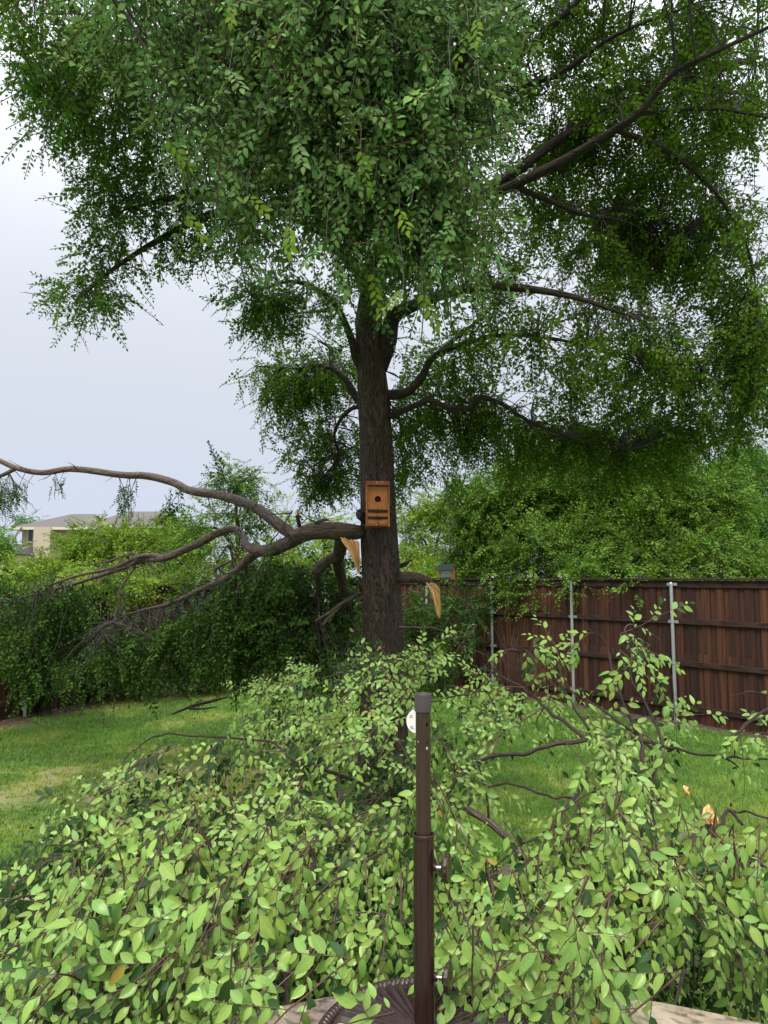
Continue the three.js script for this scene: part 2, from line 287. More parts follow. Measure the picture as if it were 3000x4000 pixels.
{ // grass
  const blades = []; for (let i = 0; i < 9; i++) { const h = R(0.04, 0.085), a = R(0, 6.28), l = R(0.2, 0.9), x = R(-0.04, 0.04), z = R(-0.04, 0.04), w = 0.0028; const g = new THREE.BufferGeometry(); const c = Math.cos(a), s = Math.sin(a), bx1 = -s * w, bz1 = c * w, t = toneOf(R(0.75, 1.2), R(-0.2, 0.4));
    g.setAttribute('position', new THREE.Float32BufferAttribute([x - bx1, 0, z - bz1, x + bx1, 0, z + bz1, x + c * l * h * 0.35 + bx1, h * 0.65, z + s * l * h * 0.35 + bz1, x + c * l * h * 0.35 - bx1, h * 0.65, z + s * l * h * 0.35 - bz1, x + c * l * h, h, z + s * l * h], 3)); g.setAttribute('uv', new THREE.Float32BufferAttribute(new Float32Array(10), 2)); g.setAttribute('color', new THREE.Float32BufferAttribute([...t, ...t, ...t, ...t, ...t], 3)); g.setIndex([0, 1, 2, 0, 2, 3, 3, 2, 4]); g.computeVertexNormals(); blades.push(g); }
  const geo = mergeGeometries(blades), gm = new THREE.MeshPhysicalMaterial({ color: C(0.165, 0.325, 0.034), roughness: 1, transmission: 0.3, thickness: 0, vertexColors: true, side: THREE.DoubleSide }); gm.name = 'grass blade';
  const list = []; 
  while (list.length < 90000) {
    const d = 3.4 + 15.5 * Math.pow(rng(), 0.85), px = R(-250, 3250), x = (px - 1500) / F * d, z = -d;
    if (z > -2.5) continue; const { dry, b } = lawnTone(x, z), dirt = dirtAt(x, z); if (dirt > 0.15 + 0.4 * rng()) continue; if (rng() < dry * 0.5) continue;
    list.push([x, z, dry, b]);
  }
  const im = shade(new THREE.InstancedMesh(geo, gm, list.length)); im.name = 'grass'; const m = new THREE.Matrix4(), e = new THREE.Euler();
  list.forEach(([x, z, dry, b], i) => { e.set(0, R(0, 6.28), 0); const s = R(0.55, 1.1) * (1 - 0.3 * dry); m.makeRotationFromEuler(e).scale(V(1.1, s, 1.1)).setPosition(x, 0.0, z); im.setMatrixAt(i, m); const k = R(0.8, 1.15) * (1 + 0.5 * b); im.setColorAt(i, C(k * (1 + 0.6 * dry), k * (1 + 0.02 * dry), k * 0.9)); });
  tag(im, 'short yellow green lawn grass with thin dry patches', 'grass', null, 'stuff'); scene.add(im);
}
{ // dead leaves and chips along the fences
  const geo = leafGeo(0.3, 0.2, 0.25, [1, 1, 1], 2), mat = std('dead leaf', C(0.16, 0.085, 0.045), 0.9, { side: THREE.DoubleSide }), n = 2600, im = shade(new THREE.InstancedMesh(geo, mat, n)); im.name = 'leaf_litter';
  for (let i = 0; i < n; i++) { const f = i % 3 ? FL : FR, p = fenceEnd(f, R(-2, 4)).addScaledVector(V(-f.u.z, 0, f.u.x).multiplyScalar(f === FR ? -1 : 1), Math.pow(rng(), 1.6) * 1.1 + 0.04); const m = frame(V(R(-1, 1), R(-0.2, 0.3), R(-1, 1)), UP.clone().addScaledVector(rv(), 0.4), R(0.03, 0.06), p.setY(0.03)); im.setMatrixAt(i, m); const k = R(0.5, 1.4); im.setColorAt(i, C(k, k, k)); }
  tag(im, 'brown dead leaves lying along the foot of the fences', 'leaf litter', null, 'stuff'); scene.add(im);
}

// ---------------------------------------------------------------- fences
function fence(f, k0, k1, side, label, H, labelPost) {
  const t = thing('board_fence', label, 'fence', f.o.clone()), ang = Math.atan2(-f.u.z, f.u.x), L0 = k0 * f.s, L1 = k1 * f.s;
  const inner = new THREE.Group(); // boards run along local x, +z faces the lawn
  t.rotation.y = ang; const zs = side;
  const variants = [0, 1, 2].map((i) => { const g = rbx(0.139, H - 0.1, 0.018, 0, 0, 0, 0.003); const p = g.attributes.position; for (let j = 0; j < p.count; j++) p.setZ(j, p.getZ(j) + 0.006 * noise(p.getX(j) * 14, p.getY(j) * 1.5 + i * 7, 1)); const uv = g.attributes.uv; for (let j = 0; j < uv.count; j++) uv.setXY(j, p.getX(j) / 0.5 + i * 0.31, p.getY(j) / 2.2); return g; });
  let i = 0;
  for (let x = L0; x < L1; x += 0.121) { const back = i % 2, m = mesh(i ? 'board_' + String(i).padStart(3, '0') : 'board', variants[Math.floor(rng() * 3)], boardTones[Math.floor(rng() * 6)], t); m.position.set(x + R(-0.004, 0.004), (H - 0.1) / 2 + R(-0.01, 0.01), zs * (back ? -0.041 : -0.02)); m.rotation.z = R(-0.004, 0.004); i++; }
  const seg = Math.round(k1 - k0);
  for (let k = 0; k < seg; k++) { const xa = L0 + k * f.s, xm = xa + f.s / 2; [0.27, 1.0, 1.72].forEach((y) => { const m = mesh('rail', rbx(f.s - 0.012, 0.088, 0.036, 0, 0, 0), railMat, t); m.position.set(xm, y + R(-0.012, 0.012), zs * 0.01); m.rotation.z = R(-0.004, 0.004); });
    const fa = mesh('fascia_board', rbx(f.s - 0.006, 0.12, 0.02), railMat, t); fa.position.set(xm, H - 0.085, zs * 0.005); const cp = mesh('cap_board', rbx(f.s - 0.004, 0.034, 0.14), railMat, t); cp.position.set(xm, H, zs * -0.005); }
  for (let k = Math.ceil(k0); k <= k1; k++) {
    const x = k * f.s, po = mesh('post', new THREE.CylinderGeometry(0.03, 0.03, H - 0.08, 16).translate(0, (H - 0.08) / 2, 0), M.galv, t); po.position.set(x, 0, zs * 0.062);
    mesh('post_cap', new THREE.SphereGeometry(0.031, 14, 8, 0, 6.3, 0, 1.57).translate(0, H - 0.08, 0), M.galv, po);
    for (const y of [0.27, 1.0, 1.72, H - 0.09]) mesh('bracket', [rbx(0.19, 0.05, 0.006, 0, y, zs * -0.03, 0.002), new THREE.CylinderGeometry(0.034, 0.034, 0.04, 16).translate(0, y, 0), new THREE.CylinderGeometry(0.007, 0.007, 0.012, 8).rotateX(1.57).translate(-0.075, y, zs * -0.022), new THREE.CylinderGeometry(0.007, 0.007, 0.012, 8).rotateX(1.57).translate(0.075, y, zs * -0.022)], M.galv, po);
  }
  return t;
}
fence(FR, -2, 5, -1, 'tall red brown board fence with galvanised posts on the right of the lawn', 2.465);
fence(FL, -2, 5, 1, 'dark board fence on the left, hidden under the foliage of the torn limb', 2.32);

// ---------------------------------------------------------------- house
{
  const D = 60, o = P(215, 2255, D); o.y = 0; const t = thing('brick_house', 'tan two storey house with grey hipped roof beyond the left trees', 'house', o), k = D / F;
  const X = (px) => (px - 215) * k, Y = (py) => EYE + (2255 - py) * k;         // metres from the house's base
  const eave = Y(2062), wl = X(78), wr = X(560);
  mesh('wall', [bx(wr - wl, eave, 9, (wl + wr) / 2, eave / 2, -4.5), bx(X(215) - X(150), eave - 0.02, 1.2, X(183), eave / 2, 0.6)], M.houseWall, t);
  const roof = (x0, x1, z0, z1, y0, rx0, rx1, rz, y1) => { const v = [[x0, y0, z0], [x1, y0, z0], [x1, y0, z1], [x0, y0, z1], [rx0, y1, rz], [rx1, y1, rz]], fc = [[0, 1, 5, 4], [1, 2, 5], [2, 3, 4, 5], [3, 0, 4], [3, 2, 1, 0]], p = [], u = []; for (const q of fc) for (let i = 1; i < q.length - 1; i++) for (const j of [q[0], q[i], q[i + 1]]) { p.push(...v[j]); u.push(v[j][0] * 0.5 + v[j][2] * 0.3, v[j][1] * 0.5); } const g = new THREE.BufferGeometry(); g.setAttribute('position', new THREE.Float32BufferAttribute(p, 3)); g.setAttribute('uv', new THREE.Float32BufferAttribute(u, 2)); g.computeVertexNormals(); return g; };
  const e = 0.5;
  const rf = mesh('roof', [roof(wl - e, X(360), 0.9, -8, eave, X(205), X(300), -3.2, Y(1994)), roof(X(290), wr + 1.6, 0.2, -9.6, eave - 0.01, X(400), X(592), -5.2, Y(1975))], M.shingle, t);
  mesh('roof_vent', [rbx(0.9, 0.22, 0.5, X(326), Y(1997), -3.4), rbx(0.7, 0.22, 0.4, X(405), Y(1991), -4.4), rbx(0.7, 0.22, 0.4, X(578), Y(1998), -4.4)], M.galv, rf);
  mesh('gable', (() => { const s = new THREE.Shape([new THREE.Vector2(-1.1, 0), new THREE.Vector2(1.1, 0), new THREE.Vector2(0, 0.75)]); return new THREE.ExtrudeGeometry(s, { depth: 2.5, bevelEnabled: false }).translate(X(622), Y(2030), -3); })(), M.shingle, t);
  mesh('fascia', [bx(X(360) - wl + 2 * e, 0.22, 0.06, (wl + X(360)) / 2, eave - 0.1, 0.95), bx(0.06, 0.22, 8.8, wl - e, eave - 0.1, -3.5)], M.trim, t);
  const wx = X(123), wy = Y(2092), w = 36 * k, h = 46 * k, wi = new THREE.Group(); wi.name = 'window'; wi.position.set(wx, wy, 0); t.add(wi);
  mesh('frame', [bx(w + 0.2, 0.12, 0.1, 0, h / 2 + 0.06, 0.03), bx(w + 0.2, 0.14, 0.14, 0, -h / 2 - 0.07, 0.04), bx(0.1, h, 0.1, -w / 2 - 0.05, 0, 0.03), bx(0.1, h, 0.1, w / 2 + 0.05, 0, 0.03), bx(0.06, h, 0.08, 0.02, 0, 0.025)], M.trim, wi);
  mesh('pane', bx(w / 2 - 0.02, h - 0.002, 0.03, -w / 4, 0, 0.01), M.pane, wi); mesh('pane_001', bx(w / 2 - 0.06, h - 0.002, 0.03, w / 4 + 0.02, 0, 0.01), std('curtained glass', C(0.25, 0.28, 0.32), 0.1), wi);
  mesh('porch_roof', roof(X(20), X(160), 5.2, 0.01, Y(2170), X(70), X(140), 0.02, Y(2127)), M.shingle, t);
  mesh('porch_wall', bx(X(150) - X(30), Y(2172), 4, X(90), Y(2172) / 2, 2.6), M.houseWall, t);
}

// ---------------------------------------------------------------- trees beyond the fences
function backTree(name, label, category, base, trunkH, r, blobs, mat, set, opts, group, lean = 0) {
  const t = thing(name, label, category, base, group), top = base.clone().add(V(lean, trunkH, 0));
  const trunkPts = [base.clone(), base.clone().lerp(top, 0.5).add(V(R(-0.1, 0.1), 0, 0)), top], sk = [trunkPts.slice(1)], limbs = [];
  for (const b of blobs) { const c = P(b[0], b[1] + b[4] * 0.35, b[2]); const l = [top.clone().lerp(base, rng() * 0.35), top.clone().lerp(c, 0.5).add(V(0, 0.2, 0)), c]; sk.push(l); limbs.push(l); }
  mesh('trunk', tube(rel(trunkPts, base), [r, r * 0.85, r * 0.6], { sides: 9, bump: 0.12 }), M.limb, t);
  for (const l of limbs) mesh('limb', tube(rel(l, base), [r * 0.45, r * 0.3, 0.012], { sides: 6 }), M.limb, t);
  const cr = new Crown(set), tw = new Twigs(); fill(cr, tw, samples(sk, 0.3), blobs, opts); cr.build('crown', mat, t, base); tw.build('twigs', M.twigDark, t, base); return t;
}
const G = (px, d) => { const p = P(px, 2255, d); p.y = 0; return p; };
const far = { scale: 1.5, spread: 0.22, step: 0.14, droop: 0.25, arch: 0.1, gap: -0.5, minY: 0.3 };
backTree('hedge_tree', 'bright yellow green tree in front of the house, beyond the left fence', 'tree', G(150, 19), 2.2, 0.12, [[40, 2265, 19, 180, 60, 1.2, 50], [230, 2235, 19.5, 130, 70, 1.2, 46], [60, 2370, 18.5, 220, 80, 1, 35], [150, 2290, 12.9, 170, 34, 0.3, 22], [430, 2280, 14.6, 170, 34, 0.3, 26], [600, 2275, 16.6, 170, 44, 0.5, 34], [300, 2260, 14, 120, 40, 0.3, 16]], LEAF.yellow, SPRAYLO, far);
backTree('hedge_tree', 'yellow green tree right of the house, its crown hiding the roof edge', 'tree', G(520, 21), 2.6, 0.14, [[480, 2130, 21, 200, 70, 1.3, 80], [290, 2130, 21, 70, 50, 1, 34], [680, 2125, 21.5, 170, 80, 1.3, 62], [560, 2270, 20, 380, 90, 1.3, 75], [420, 2090, 21, 120, 40, 1, 22], [1210, 2210, 20, 190, 75, 1.2, 60], [1000, 2200, 20, 150, 80, 1, 36]], LEAF.yellow, SPRAYLO, { ...far, tint: [0.92, 0.95, 1] });
backTree('young_tree', 'loose green tree rising above the torn limb against the sky', 'tree', G(930, 16.5), 3.2, 0.11, [[910, 1860, 16.5, 130, 75, 0.6, 30], [930, 1980, 16.5, 150, 90, 0.7, 36], [770, 2040, 16.2, 130, 70, 0.6, 24], [850, 2160, 16, 250, 100, 0.9, 45], [1000, 2070, 16.5, 100, 60, 0.6, 16]], LEAF.shrub, SPRAYLO, { ...far, scale: 1.15, spread: 0.18, gap: -0.2 });
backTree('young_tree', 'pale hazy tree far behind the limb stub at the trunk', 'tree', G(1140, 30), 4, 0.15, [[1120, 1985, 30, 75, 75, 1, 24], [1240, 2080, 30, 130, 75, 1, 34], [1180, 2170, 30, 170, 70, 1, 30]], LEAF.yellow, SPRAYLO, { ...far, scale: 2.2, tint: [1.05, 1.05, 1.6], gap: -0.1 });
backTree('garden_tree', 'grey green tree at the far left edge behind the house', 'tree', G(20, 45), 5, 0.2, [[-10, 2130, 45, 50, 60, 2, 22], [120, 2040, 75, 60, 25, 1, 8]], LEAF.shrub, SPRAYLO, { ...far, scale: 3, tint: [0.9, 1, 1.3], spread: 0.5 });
backTree('overhanging_tree', 'broad glossy green tree drooping over the right fence top', 'tree', G(2380, 17.2), 2.9, 0.2, [
  [2330, 1850, 16.8, 360, 170, 1.2, 190], [2640, 1940, 16, 340, 180, 1.2, 190], [2050, 1970, 17, 320, 180, 1.2, 160], [2300, 2110, 16, 420, 130, 1.1, 190], [2700, 2150, 15, 330, 110, 1, 105], [1900, 2130, 17, 200, 130, 1, 70],
  [2420, 2210, 14.8, 330, 60, 0.7, 60], [2230, 2260, 14.2, 110, 50, 0.25, 16], [2560, 2290, 13.3, 130, 40, 0.2, 12], [2050, 2310, 15.0, 70, 55, 0.2, 14], [2740, 2310, 12.9, 60, 70, 0.15, 14], [2350, 2235, 15.6, 520, 26, 0.4, 60], [2800, 2230, 14, 260, 26, 0.4, 30]], LEAF.shrub, SPRAYLO, { ...far, scale: 1.25, spread: 0.18, step: 0.085, droop: 0.3, gap: -0.3, gapF: 0.95 });
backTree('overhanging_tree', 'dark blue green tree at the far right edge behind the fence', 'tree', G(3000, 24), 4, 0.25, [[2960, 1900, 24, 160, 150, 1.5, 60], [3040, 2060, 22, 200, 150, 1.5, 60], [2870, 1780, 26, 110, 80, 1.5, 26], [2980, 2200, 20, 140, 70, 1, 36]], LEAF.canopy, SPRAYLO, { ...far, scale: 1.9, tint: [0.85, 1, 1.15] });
backTree('overhanging_tree', 'light yellow green tree just right of the trunk, beyond the fence', 'tree', G(1680, 23), 3.2, 0.14, [[1640, 2060, 23, 110, 130, 1.2, 44], [1760, 1990, 23, 120, 130, 1.2, 40], [1700, 2200, 22, 150, 80, 1, 40], [1560, 2180, 24, 60, 60, 1, 14], [1760, 2225, 19, 170, 45, 0.8, 46]], LEAF.yellow, SPRAYLO, { ...far, scale: 1.6, gap: -0.35 });
backTree('corner_shrub', 'dark green shrub in the fence corner behind the trunk', 'shrub', G(1720, 15.4), 1.2, 0.07, [[1700, 2400, 15.4, 170, 120, 0.8, 60], [1640, 2560, 15, 170, 110, 0.8, 50], [1830, 2330, 15.4, 100, 90, 0.6, 24], [1780, 2520, 15, 110, 110, 0.5, 24]], LEAF.limb, SPRAYLO, { ...far, scale: 1.1, droop: 0.5, minY: 0.05 });
{ // shrubs along the left fence
  const lab = ['dark leafy shrub against the left fence at the frame edge', 'dark leafy shrub against the left fence under the limb', 'dark leafy shrub at the back of the lawn left of the trunk'];
  [[60, 13.4, [[40, 2560, 13, 170, 190, 0.6, 70], [180, 2650, 13, 130, 110, 0.5, 35]]], [480, 14.6, [[400, 2600, 14.2, 190, 140, 0.7, 75], [600, 2570, 14.6, 180, 150, 0.7, 70]]], [980, 15.6, [[880, 2570, 15.4, 220, 130, 0.7, 80], [1180, 2560, 15, 220, 160, 0.7, 80], [1350, 2450, 15, 100, 180, 0.6, 45]]]].forEach(([px, d, b], i) => backTree('fence_shrub', lab[i], 'shrub', G(px, d), 1.0, 0.06, b, LEAF.limb, SPRAYLO, { ...far, scale: 1.05, droop: 0.6, minY: 0.05, gap: -0.35, tint: [0.9, 0.95, 1] }, null));
}

{ // torn leaves and bits of twig strewn over the lawn
  const geo = LEAVES[2], n = 900, im = shade(new THREE.InstancedMesh(geo, LEAF.upper, n)); im.name = 'fallen_leaves';
  for (let i = 0; i < n; i++) { const d = 4.5 + 9 * rng(), x = (R(-150, 3150) - 1500) / F * d; im.setMatrixAt(i, frame(V(R(-1, 1), R(-0.1, 0.3), R(-1, 1)), UP.clone().addScaledVector(rv(), 0.5), R(0.035, 0.06), V(x, 0.05, -d))); const k = R(0.8, 2.6); im.setColorAt(i, rng() < 0.25 ? C(2.6 * k, 1.1 * k, 1.2) : C(k, k, k)); }
  tag(im, 'loose green and brown leaves strewn over the lawn grass', 'leaf litter', null, 'stuff'); scene.add(im);
}

// ---------------------------------------------------------------- splinters of torn wood
function splinter(lines, o, n0 = 7, thick = 0.012) {
  const n = n0 * 2;   // lines: rows of [a, b] edges from the top of the tear to its tip
  const gs = [];
  for (let k = 0; k < n; k++) {
    const f0 = k / n, f1 = (k + 1.12) / n, off = R(0, 0.08), cut = k % 4 === 1 ? R(0.5, 0.85) : R(0.92, 1), pts = [], wid = [];
    lines.forEach(([a, b], i) => { pts.push(a.clone().lerp(b, (f0 + f1) / 2).addScaledVector(CFW, -0.022 * noise(k * 3.1, i * 0.9) - (k % 4 === 1 ? 0.012 * i : 0))); wid.push(a.distanceTo(b) / n * 0.95 + 0.003); });
    const c = new THREE.CatmullRomCurve3(pts), m = 14, P3 = [], U = [], I = [];
    for (let i = 0; i <= m; i++) {
      const t = i / m, p = c.getPoint(Math.min(1, off + t * (cut - off))).sub(o), w = lerpT(wid.map((x, j) => [j / (wid.length - 1), x]), t) * (t > 0.7 ? Math.max(0.04, (1 - t) / 0.3) : 1) * (t < 0.12 ? 0.35 + t * 5.4 : 1) * (1 + 0.15 * noise(k, i * 0.7));
      const T = c.getTangent(Math.min(1, t * cut)), S = T.clone().cross(CFW).normalize(), N = CFW.clone().negate(), h = thick * (0.6 + 0.5 * (k % 2)) * (1 - 0.6 * t);
      const ring = [[-w, -h], [w, -h], [w * 0.75, h], [-w * 0.6, h * 0.8]];
      for (const [a, b] of ring) { const q = p.clone().addScaledVector(S, a).addScaledVector(N, b); P3.push(q.x, q.y, q.z); U.push(k * 0.21 + a * 4, t * 0.6); }
      if (i) for (let j = 0; j < 4; j++) { const a = (i - 1) * 4 + j, b = (i - 1) * 4 + (j + 1) % 4; I.push(a, b, a + 4, b, b + 4, a + 4); }
    }
    const g = new THREE.BufferGeometry(); g.setAttribute('position', new THREE.Float32BufferAttribute(P3, 3)); g.setAttribute('uv', new THREE.Float32BufferAttribute(U, 2)); g.setIndex(I); gs.push(toCreasedNormals(g.toNonIndexed(), 0.5));
  }
  return join(gs);
}

// ---------------------------------------------------------------- the big tree
const TREE = G(1497, 8);
const tree = thing('elm_tree', 'large storm damaged tree with furrowed trunk and drooping green crown, bird box on it', 'tree', TREE);
{
  const o = TREE;
  const trunkPx = [[1497, 3140, 8], [1498, 2900, 8], [1497, 2550, 8], [1489, 2300, 8], [1479, 2060, 8], [1475, 1900, 8], [1470, 1740, 8], [1458, 1560, 8], [1447, 1400, 8], [1440, 1270, 8], [1455, 1100, 7.9], [1490, 900, 7.8], [1545, 650, 7.6], [1600, 400, 7.4], [1626, 250, 7.3]];
  const wpx = [250, 190, 156, 152, 143, 136, 130, 124, 116, 104, 82, 70, 56, 46, 40];
  const pts = PP(trunkPx); pts[0].y = -0.08;
  mesh('trunk', tube(pts, wpx.map((w, i) => w / 2 / F * trunkPx[i][2] - 0.004), { sides: 96, seg: 620, bump: 0.05, freq: 2.2, ridge: 0.017, o }), M.bark, tree);
  const L = [
    ['fork', [[1478, 1440, 8], [1512, 1340, 7.95], [1537, 1238, 7.9], [1603, 1200, 7.7], [1708, 1158, 7.5], [1900, 1120, 7.0], [2200, 1150, 6.6], [2450, 1230, 6.4]], [0.1, 0.105, 0.09, 0.07, 0.055, 0.045, 0.03, 0.01]],
    ['b', [[1470, 1090, 7.85], [1560, 1000, 7.6], [1660, 925, 7.4], [1853, 796, 7], [2006, 723, 6.8], [2223, 615, 6.5], [2404, 506, 6.2], [2495, 443, 6], [2630, 289, 5.8], [2766, 217, 5.6], [3000, 108, 5.4], [3250, 0, 5.3]], [0.08, 0.075, 0.064, 0.052, 0.046, 0.042, 0.036, 0.03, 0.022, 0.018, 0.014, 0.008]],
    ['a', [[1660, 925, 7.4], [1835, 778, 7.1], [2006, 678, 6.95], [2187, 542, 6.9], [2314, 479, 6.9], [2600, 330, 6.9], [2950, 240, 6.9]], [0.055, 0.056, 0.05, 0.044, 0.038, 0.025, 0.008]],
    ['c', [[1530, 720, 7.65], [1680, 640, 7.4], [1771, 579, 7.2], [1952, 298, 7], [2042, 208, 6.9], [2200, 60, 6.8], [2400, -150, 6.8]], [0.06, 0.05, 0.045, 0.04, 0.036, 0.03, 0.01]],
    ['c2', [[1800, 540, 7.1], [1980, 360, 6.9], [2180, 290, 6.7], [2400, 140, 6.5], [2700, 20, 6.4]], [0.035, 0.032, 0.028, 0.02, 0.008]],
    ['d', [[2006, 723, 6.8], [2060, 750, 6.8], [2160, 790, 6.8], [2330, 850, 6.9], [2500, 840, 7], [2700, 900, 7]], [0.03, 0.028, 0.024, 0.02, 0.016, 0.005]],
    ['e', [[2495, 443, 6], [2600, 435, 6], [2800, 425, 6], [3000, 460, 5.9]], [0.022, 0.018, 0.014, 0.008]],
    ['g', [[2404, 506, 6.2], [2620, 600, 6.3], [2800, 760, 6.3], [2930, 1000, 6.4], [2960, 1250, 6.5]], [0.025, 0.022, 0.018, 0.012, 0.004]],
    ['r1', [[1480, 1560, 8], [1520, 1545, 7.95], [1590, 1532, 7.85], [1648, 1472, 7.75], [1682, 1405, 7.7], [1740, 1368, 7.65], [1830, 1338, 7.6], [1950, 1310, 7.5], [2200, 1330, 7.3], [2500, 1420, 7.2]], [0.07, 0.058, 0.05, 0.044, 0.038, 0.034, 0.026, 0.022, 0.016, 0.006]],
    ['r1b', [[1720, 1375, 7.66], [1770, 1330, 7.7], [1827, 1285, 7.75], [1930, 1200, 7.8]], [0.028, 0.026, 0.018, 0.006]],
    ['r2', [[1490, 1630, 8], [1530, 1622, 7.9], [1590, 1598, 7.8], [1680, 1563, 7.75], [1750, 1592, 7.7], [1840, 1590, 7.65], [1875, 1552, 7.6], [1960, 1578, 7.55], [2030, 1625, 7.5], [2200, 1700, 7.5], [2450, 1760, 7.6]], [0.05, 0.04, 0.036, 0.032, 0.029, 0.028, 0.026, 0.022, 0.018, 0.014, 0.005]],
    ['la', [[1455, 1130, 7.9], [1350, 1000, 7.7], [1200, 870, 7.3], [900, 820, 7], [633, 931, 6.9], [434, 1058, 6.9], [330, 1150, 6.9]], [0.07, 0.06, 0.05, 0.04, 0.03, 0.02, 0.006]],
    ['lb', [[1480, 920, 7.8], [1300, 760, 7.3], [1050, 700, 7], [787, 750, 6.8], [600, 790, 6.7], [450, 830, 6.6]], [0.055, 0.05, 0.04, 0.03, 0.02, 0.006]],
    ['lc', [[1530, 720, 7.65], [1300, 560, 7], [1100, 480, 6.5], [700, 465, 6.3], [350, 460, 6.1], [150, 380, 5.8]], [0.055, 0.05, 0.042, 0.03, 0.016, 0.005]],
    ['ld', [[1580, 470, 7.45], [1400, 330, 6.9], [1200, 220, 6.2], [900, 50, 5.6], [500, -80, 5.2], [100, -60, 5]], [0.05, 0.048, 0.044, 0.036, 0.026, 0.01]],
    ['lf', [[1440, 1440, 8], [1400, 1420, 7.95], [1368, 1310, 7.9], [1300, 1180, 7.8], [1150, 1100, 7.6], [980, 1150, 7.4]], [0.055, 0.05, 0.042, 0.034, 0.02, 0.006]],
    ['le', [[1440, 1590, 8], [1400, 1565, 8.05], [1350, 1480, 8.1], [1298, 1430, 8.2], [1290, 1360, 8.3], [1240, 1330, 8.4]], [0.055, 0.05, 0.036, 0.03, 0.024, 0.008]],
    ['le2', [[1310, 1440, 8.2], [1240, 1430, 8.4], [1150, 1440, 8.6], [1000, 1430, 8.7]], [0.025, 0.02, 0.015, 0.005]],
    ['le3', [[1440, 1610, 8], [1390, 1590, 8.1], [1330, 1640, 8.3], [1305, 1700, 8.4], [1320, 1780, 8.5], [1250, 1880, 8.6]], [0.035, 0.028, 0.022, 0.018, 0.014, 0.004]],
    ['over', [[1600, 400, 7.4], [1560, 150, 6.6], [1500, -120, 5.4], [1420, -320, 4.4], [1300, -400, 3.9]], [0.07, 0.065, 0.06, 0.05, 0.03]],
    ['over2', [[1500, -120, 5.4], [1150, -240, 4.7], [750, -260, 4.3], [350, -180, 4]], [0.045, 0.036, 0.026, 0.01]],
    ['over3', [[1500, -120, 5.4], [1700, -260, 4.7], [2000, -300, 4.4]], [0.045, 0.036, 0.012]],
    ['up', [[1626, 250, 7.3], [1700, 60, 7.2], [1850, -250, 7], [2000, -700, 6.8]], [0.04, 0.05, 0.04, 0.015]],
  ];
  const sk = [], strays = new Twigs(), stray = (p, l) => { const d = rv().add(V(0, -0.1, 0.2)).normalize(), q = p.clone().addScaledVector(d, R(0.5, 1.3) * l * 0.5).addScaledVector(rv(), 0.03); strays.add([p, q, q.clone().addScaledVector(d, l * R(0.3, 0.8)).addScaledVector(rv(), 0.07)], 0.007, 0.002); };
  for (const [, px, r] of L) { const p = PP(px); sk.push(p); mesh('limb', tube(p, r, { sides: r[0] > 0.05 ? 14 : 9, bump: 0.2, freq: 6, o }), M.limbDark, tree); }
  for (const p of samples(sk, 0.3)) if (rng() < 0.5) stray(p, 0.25);
  // knots and small dead snags on the trunk
  mesh('limb_scar', tube(PP([[1425, 2010, 7.85], [1400, 2010, 7.8]]), [0.09, 0.055], { sides: 14, bump: 0.35, freq: 12, o }), M.bark, tree);
  mesh('dead_snag', tube(PP([[1430, 2010, 7.8], [1412, 1998, 7.72], [1390, 1992, 7.7]]), [0.014, 0.011, 0.004], { sides: 7, bump: 0.2, o }), M.stem, tree);
  // top broken leader with its torn orange strip
  const ld = mesh('broken_leader', tube(PP([[1612, 430, 7.3], [1622, 330, 7.2], [1632, 200, 7.1], [1640, 120, 7.05]]), [0.05, 0.042, 0.034, 0.02], { sides: 10, bump: 0.2, o }), M.stem, tree);
  mesh('splinter', splinter([[P(1602, 95, 7.0), P(1622, 95, 7.0)], [P(1600, 140, 6.98), P(1618, 145, 6.98)], [P(1601, 175, 6.97), P(1611, 190, 6.97)]], o, 3, 0.01), M.torn, ld);
  // right stub, snapped, with a hanging strip of pale wood
  const st = mesh('broken_stub', tube(PP([[1540, 2248, 8.05], [1570, 2256, 7.95], [1620, 2256, 7.9], [1662, 2268, 7.85], [1690, 2282, 7.83]]), [0.07, 0.064, 0.06, 0.055, 0.03], { sides: 14, bump: 0.16, freq: 9, o }), M.limb, tree);
  mesh('splinter', splinter([[P(1662, 2274, 7.78), P(1694, 2284, 7.78)], [P(1680, 2300, 7.76), P(1712, 2312, 7.76)], [P(1694, 2350, 7.75), P(1718, 2352, 7.75)], [P(1706, 2400, 7.75), P(1720, 2404, 7.75)], [P(1713, 2416, 7.75), P(1716, 2418, 7.75)]], o, 4, 0.012), M.torn, st);
  mesh('splinter', splinter([[P(1676, 2274, 7.76), P(1692, 2278, 7.76)], [P(1700, 2292, 7.75), P(1712, 2296, 7.75)], [P(1718, 2312, 7.74), P(1722, 2318, 7.74)]], o, 2, 0.008), M.torn, st);
  mesh('dead_branch', tube(PP([[1545, 2215, 8.2], [1580, 2205, 8.2], [1608, 2186, 8.2]]), [0.03, 0.028, 0.004], { sides: 8, bump: 0.2, o }), M.stem, tree);

  strays.build('side_twigs', M.stem, tree, o);
  const cr = new Crown(SPRAY), tw = new Twigs(), S = samples(sk);
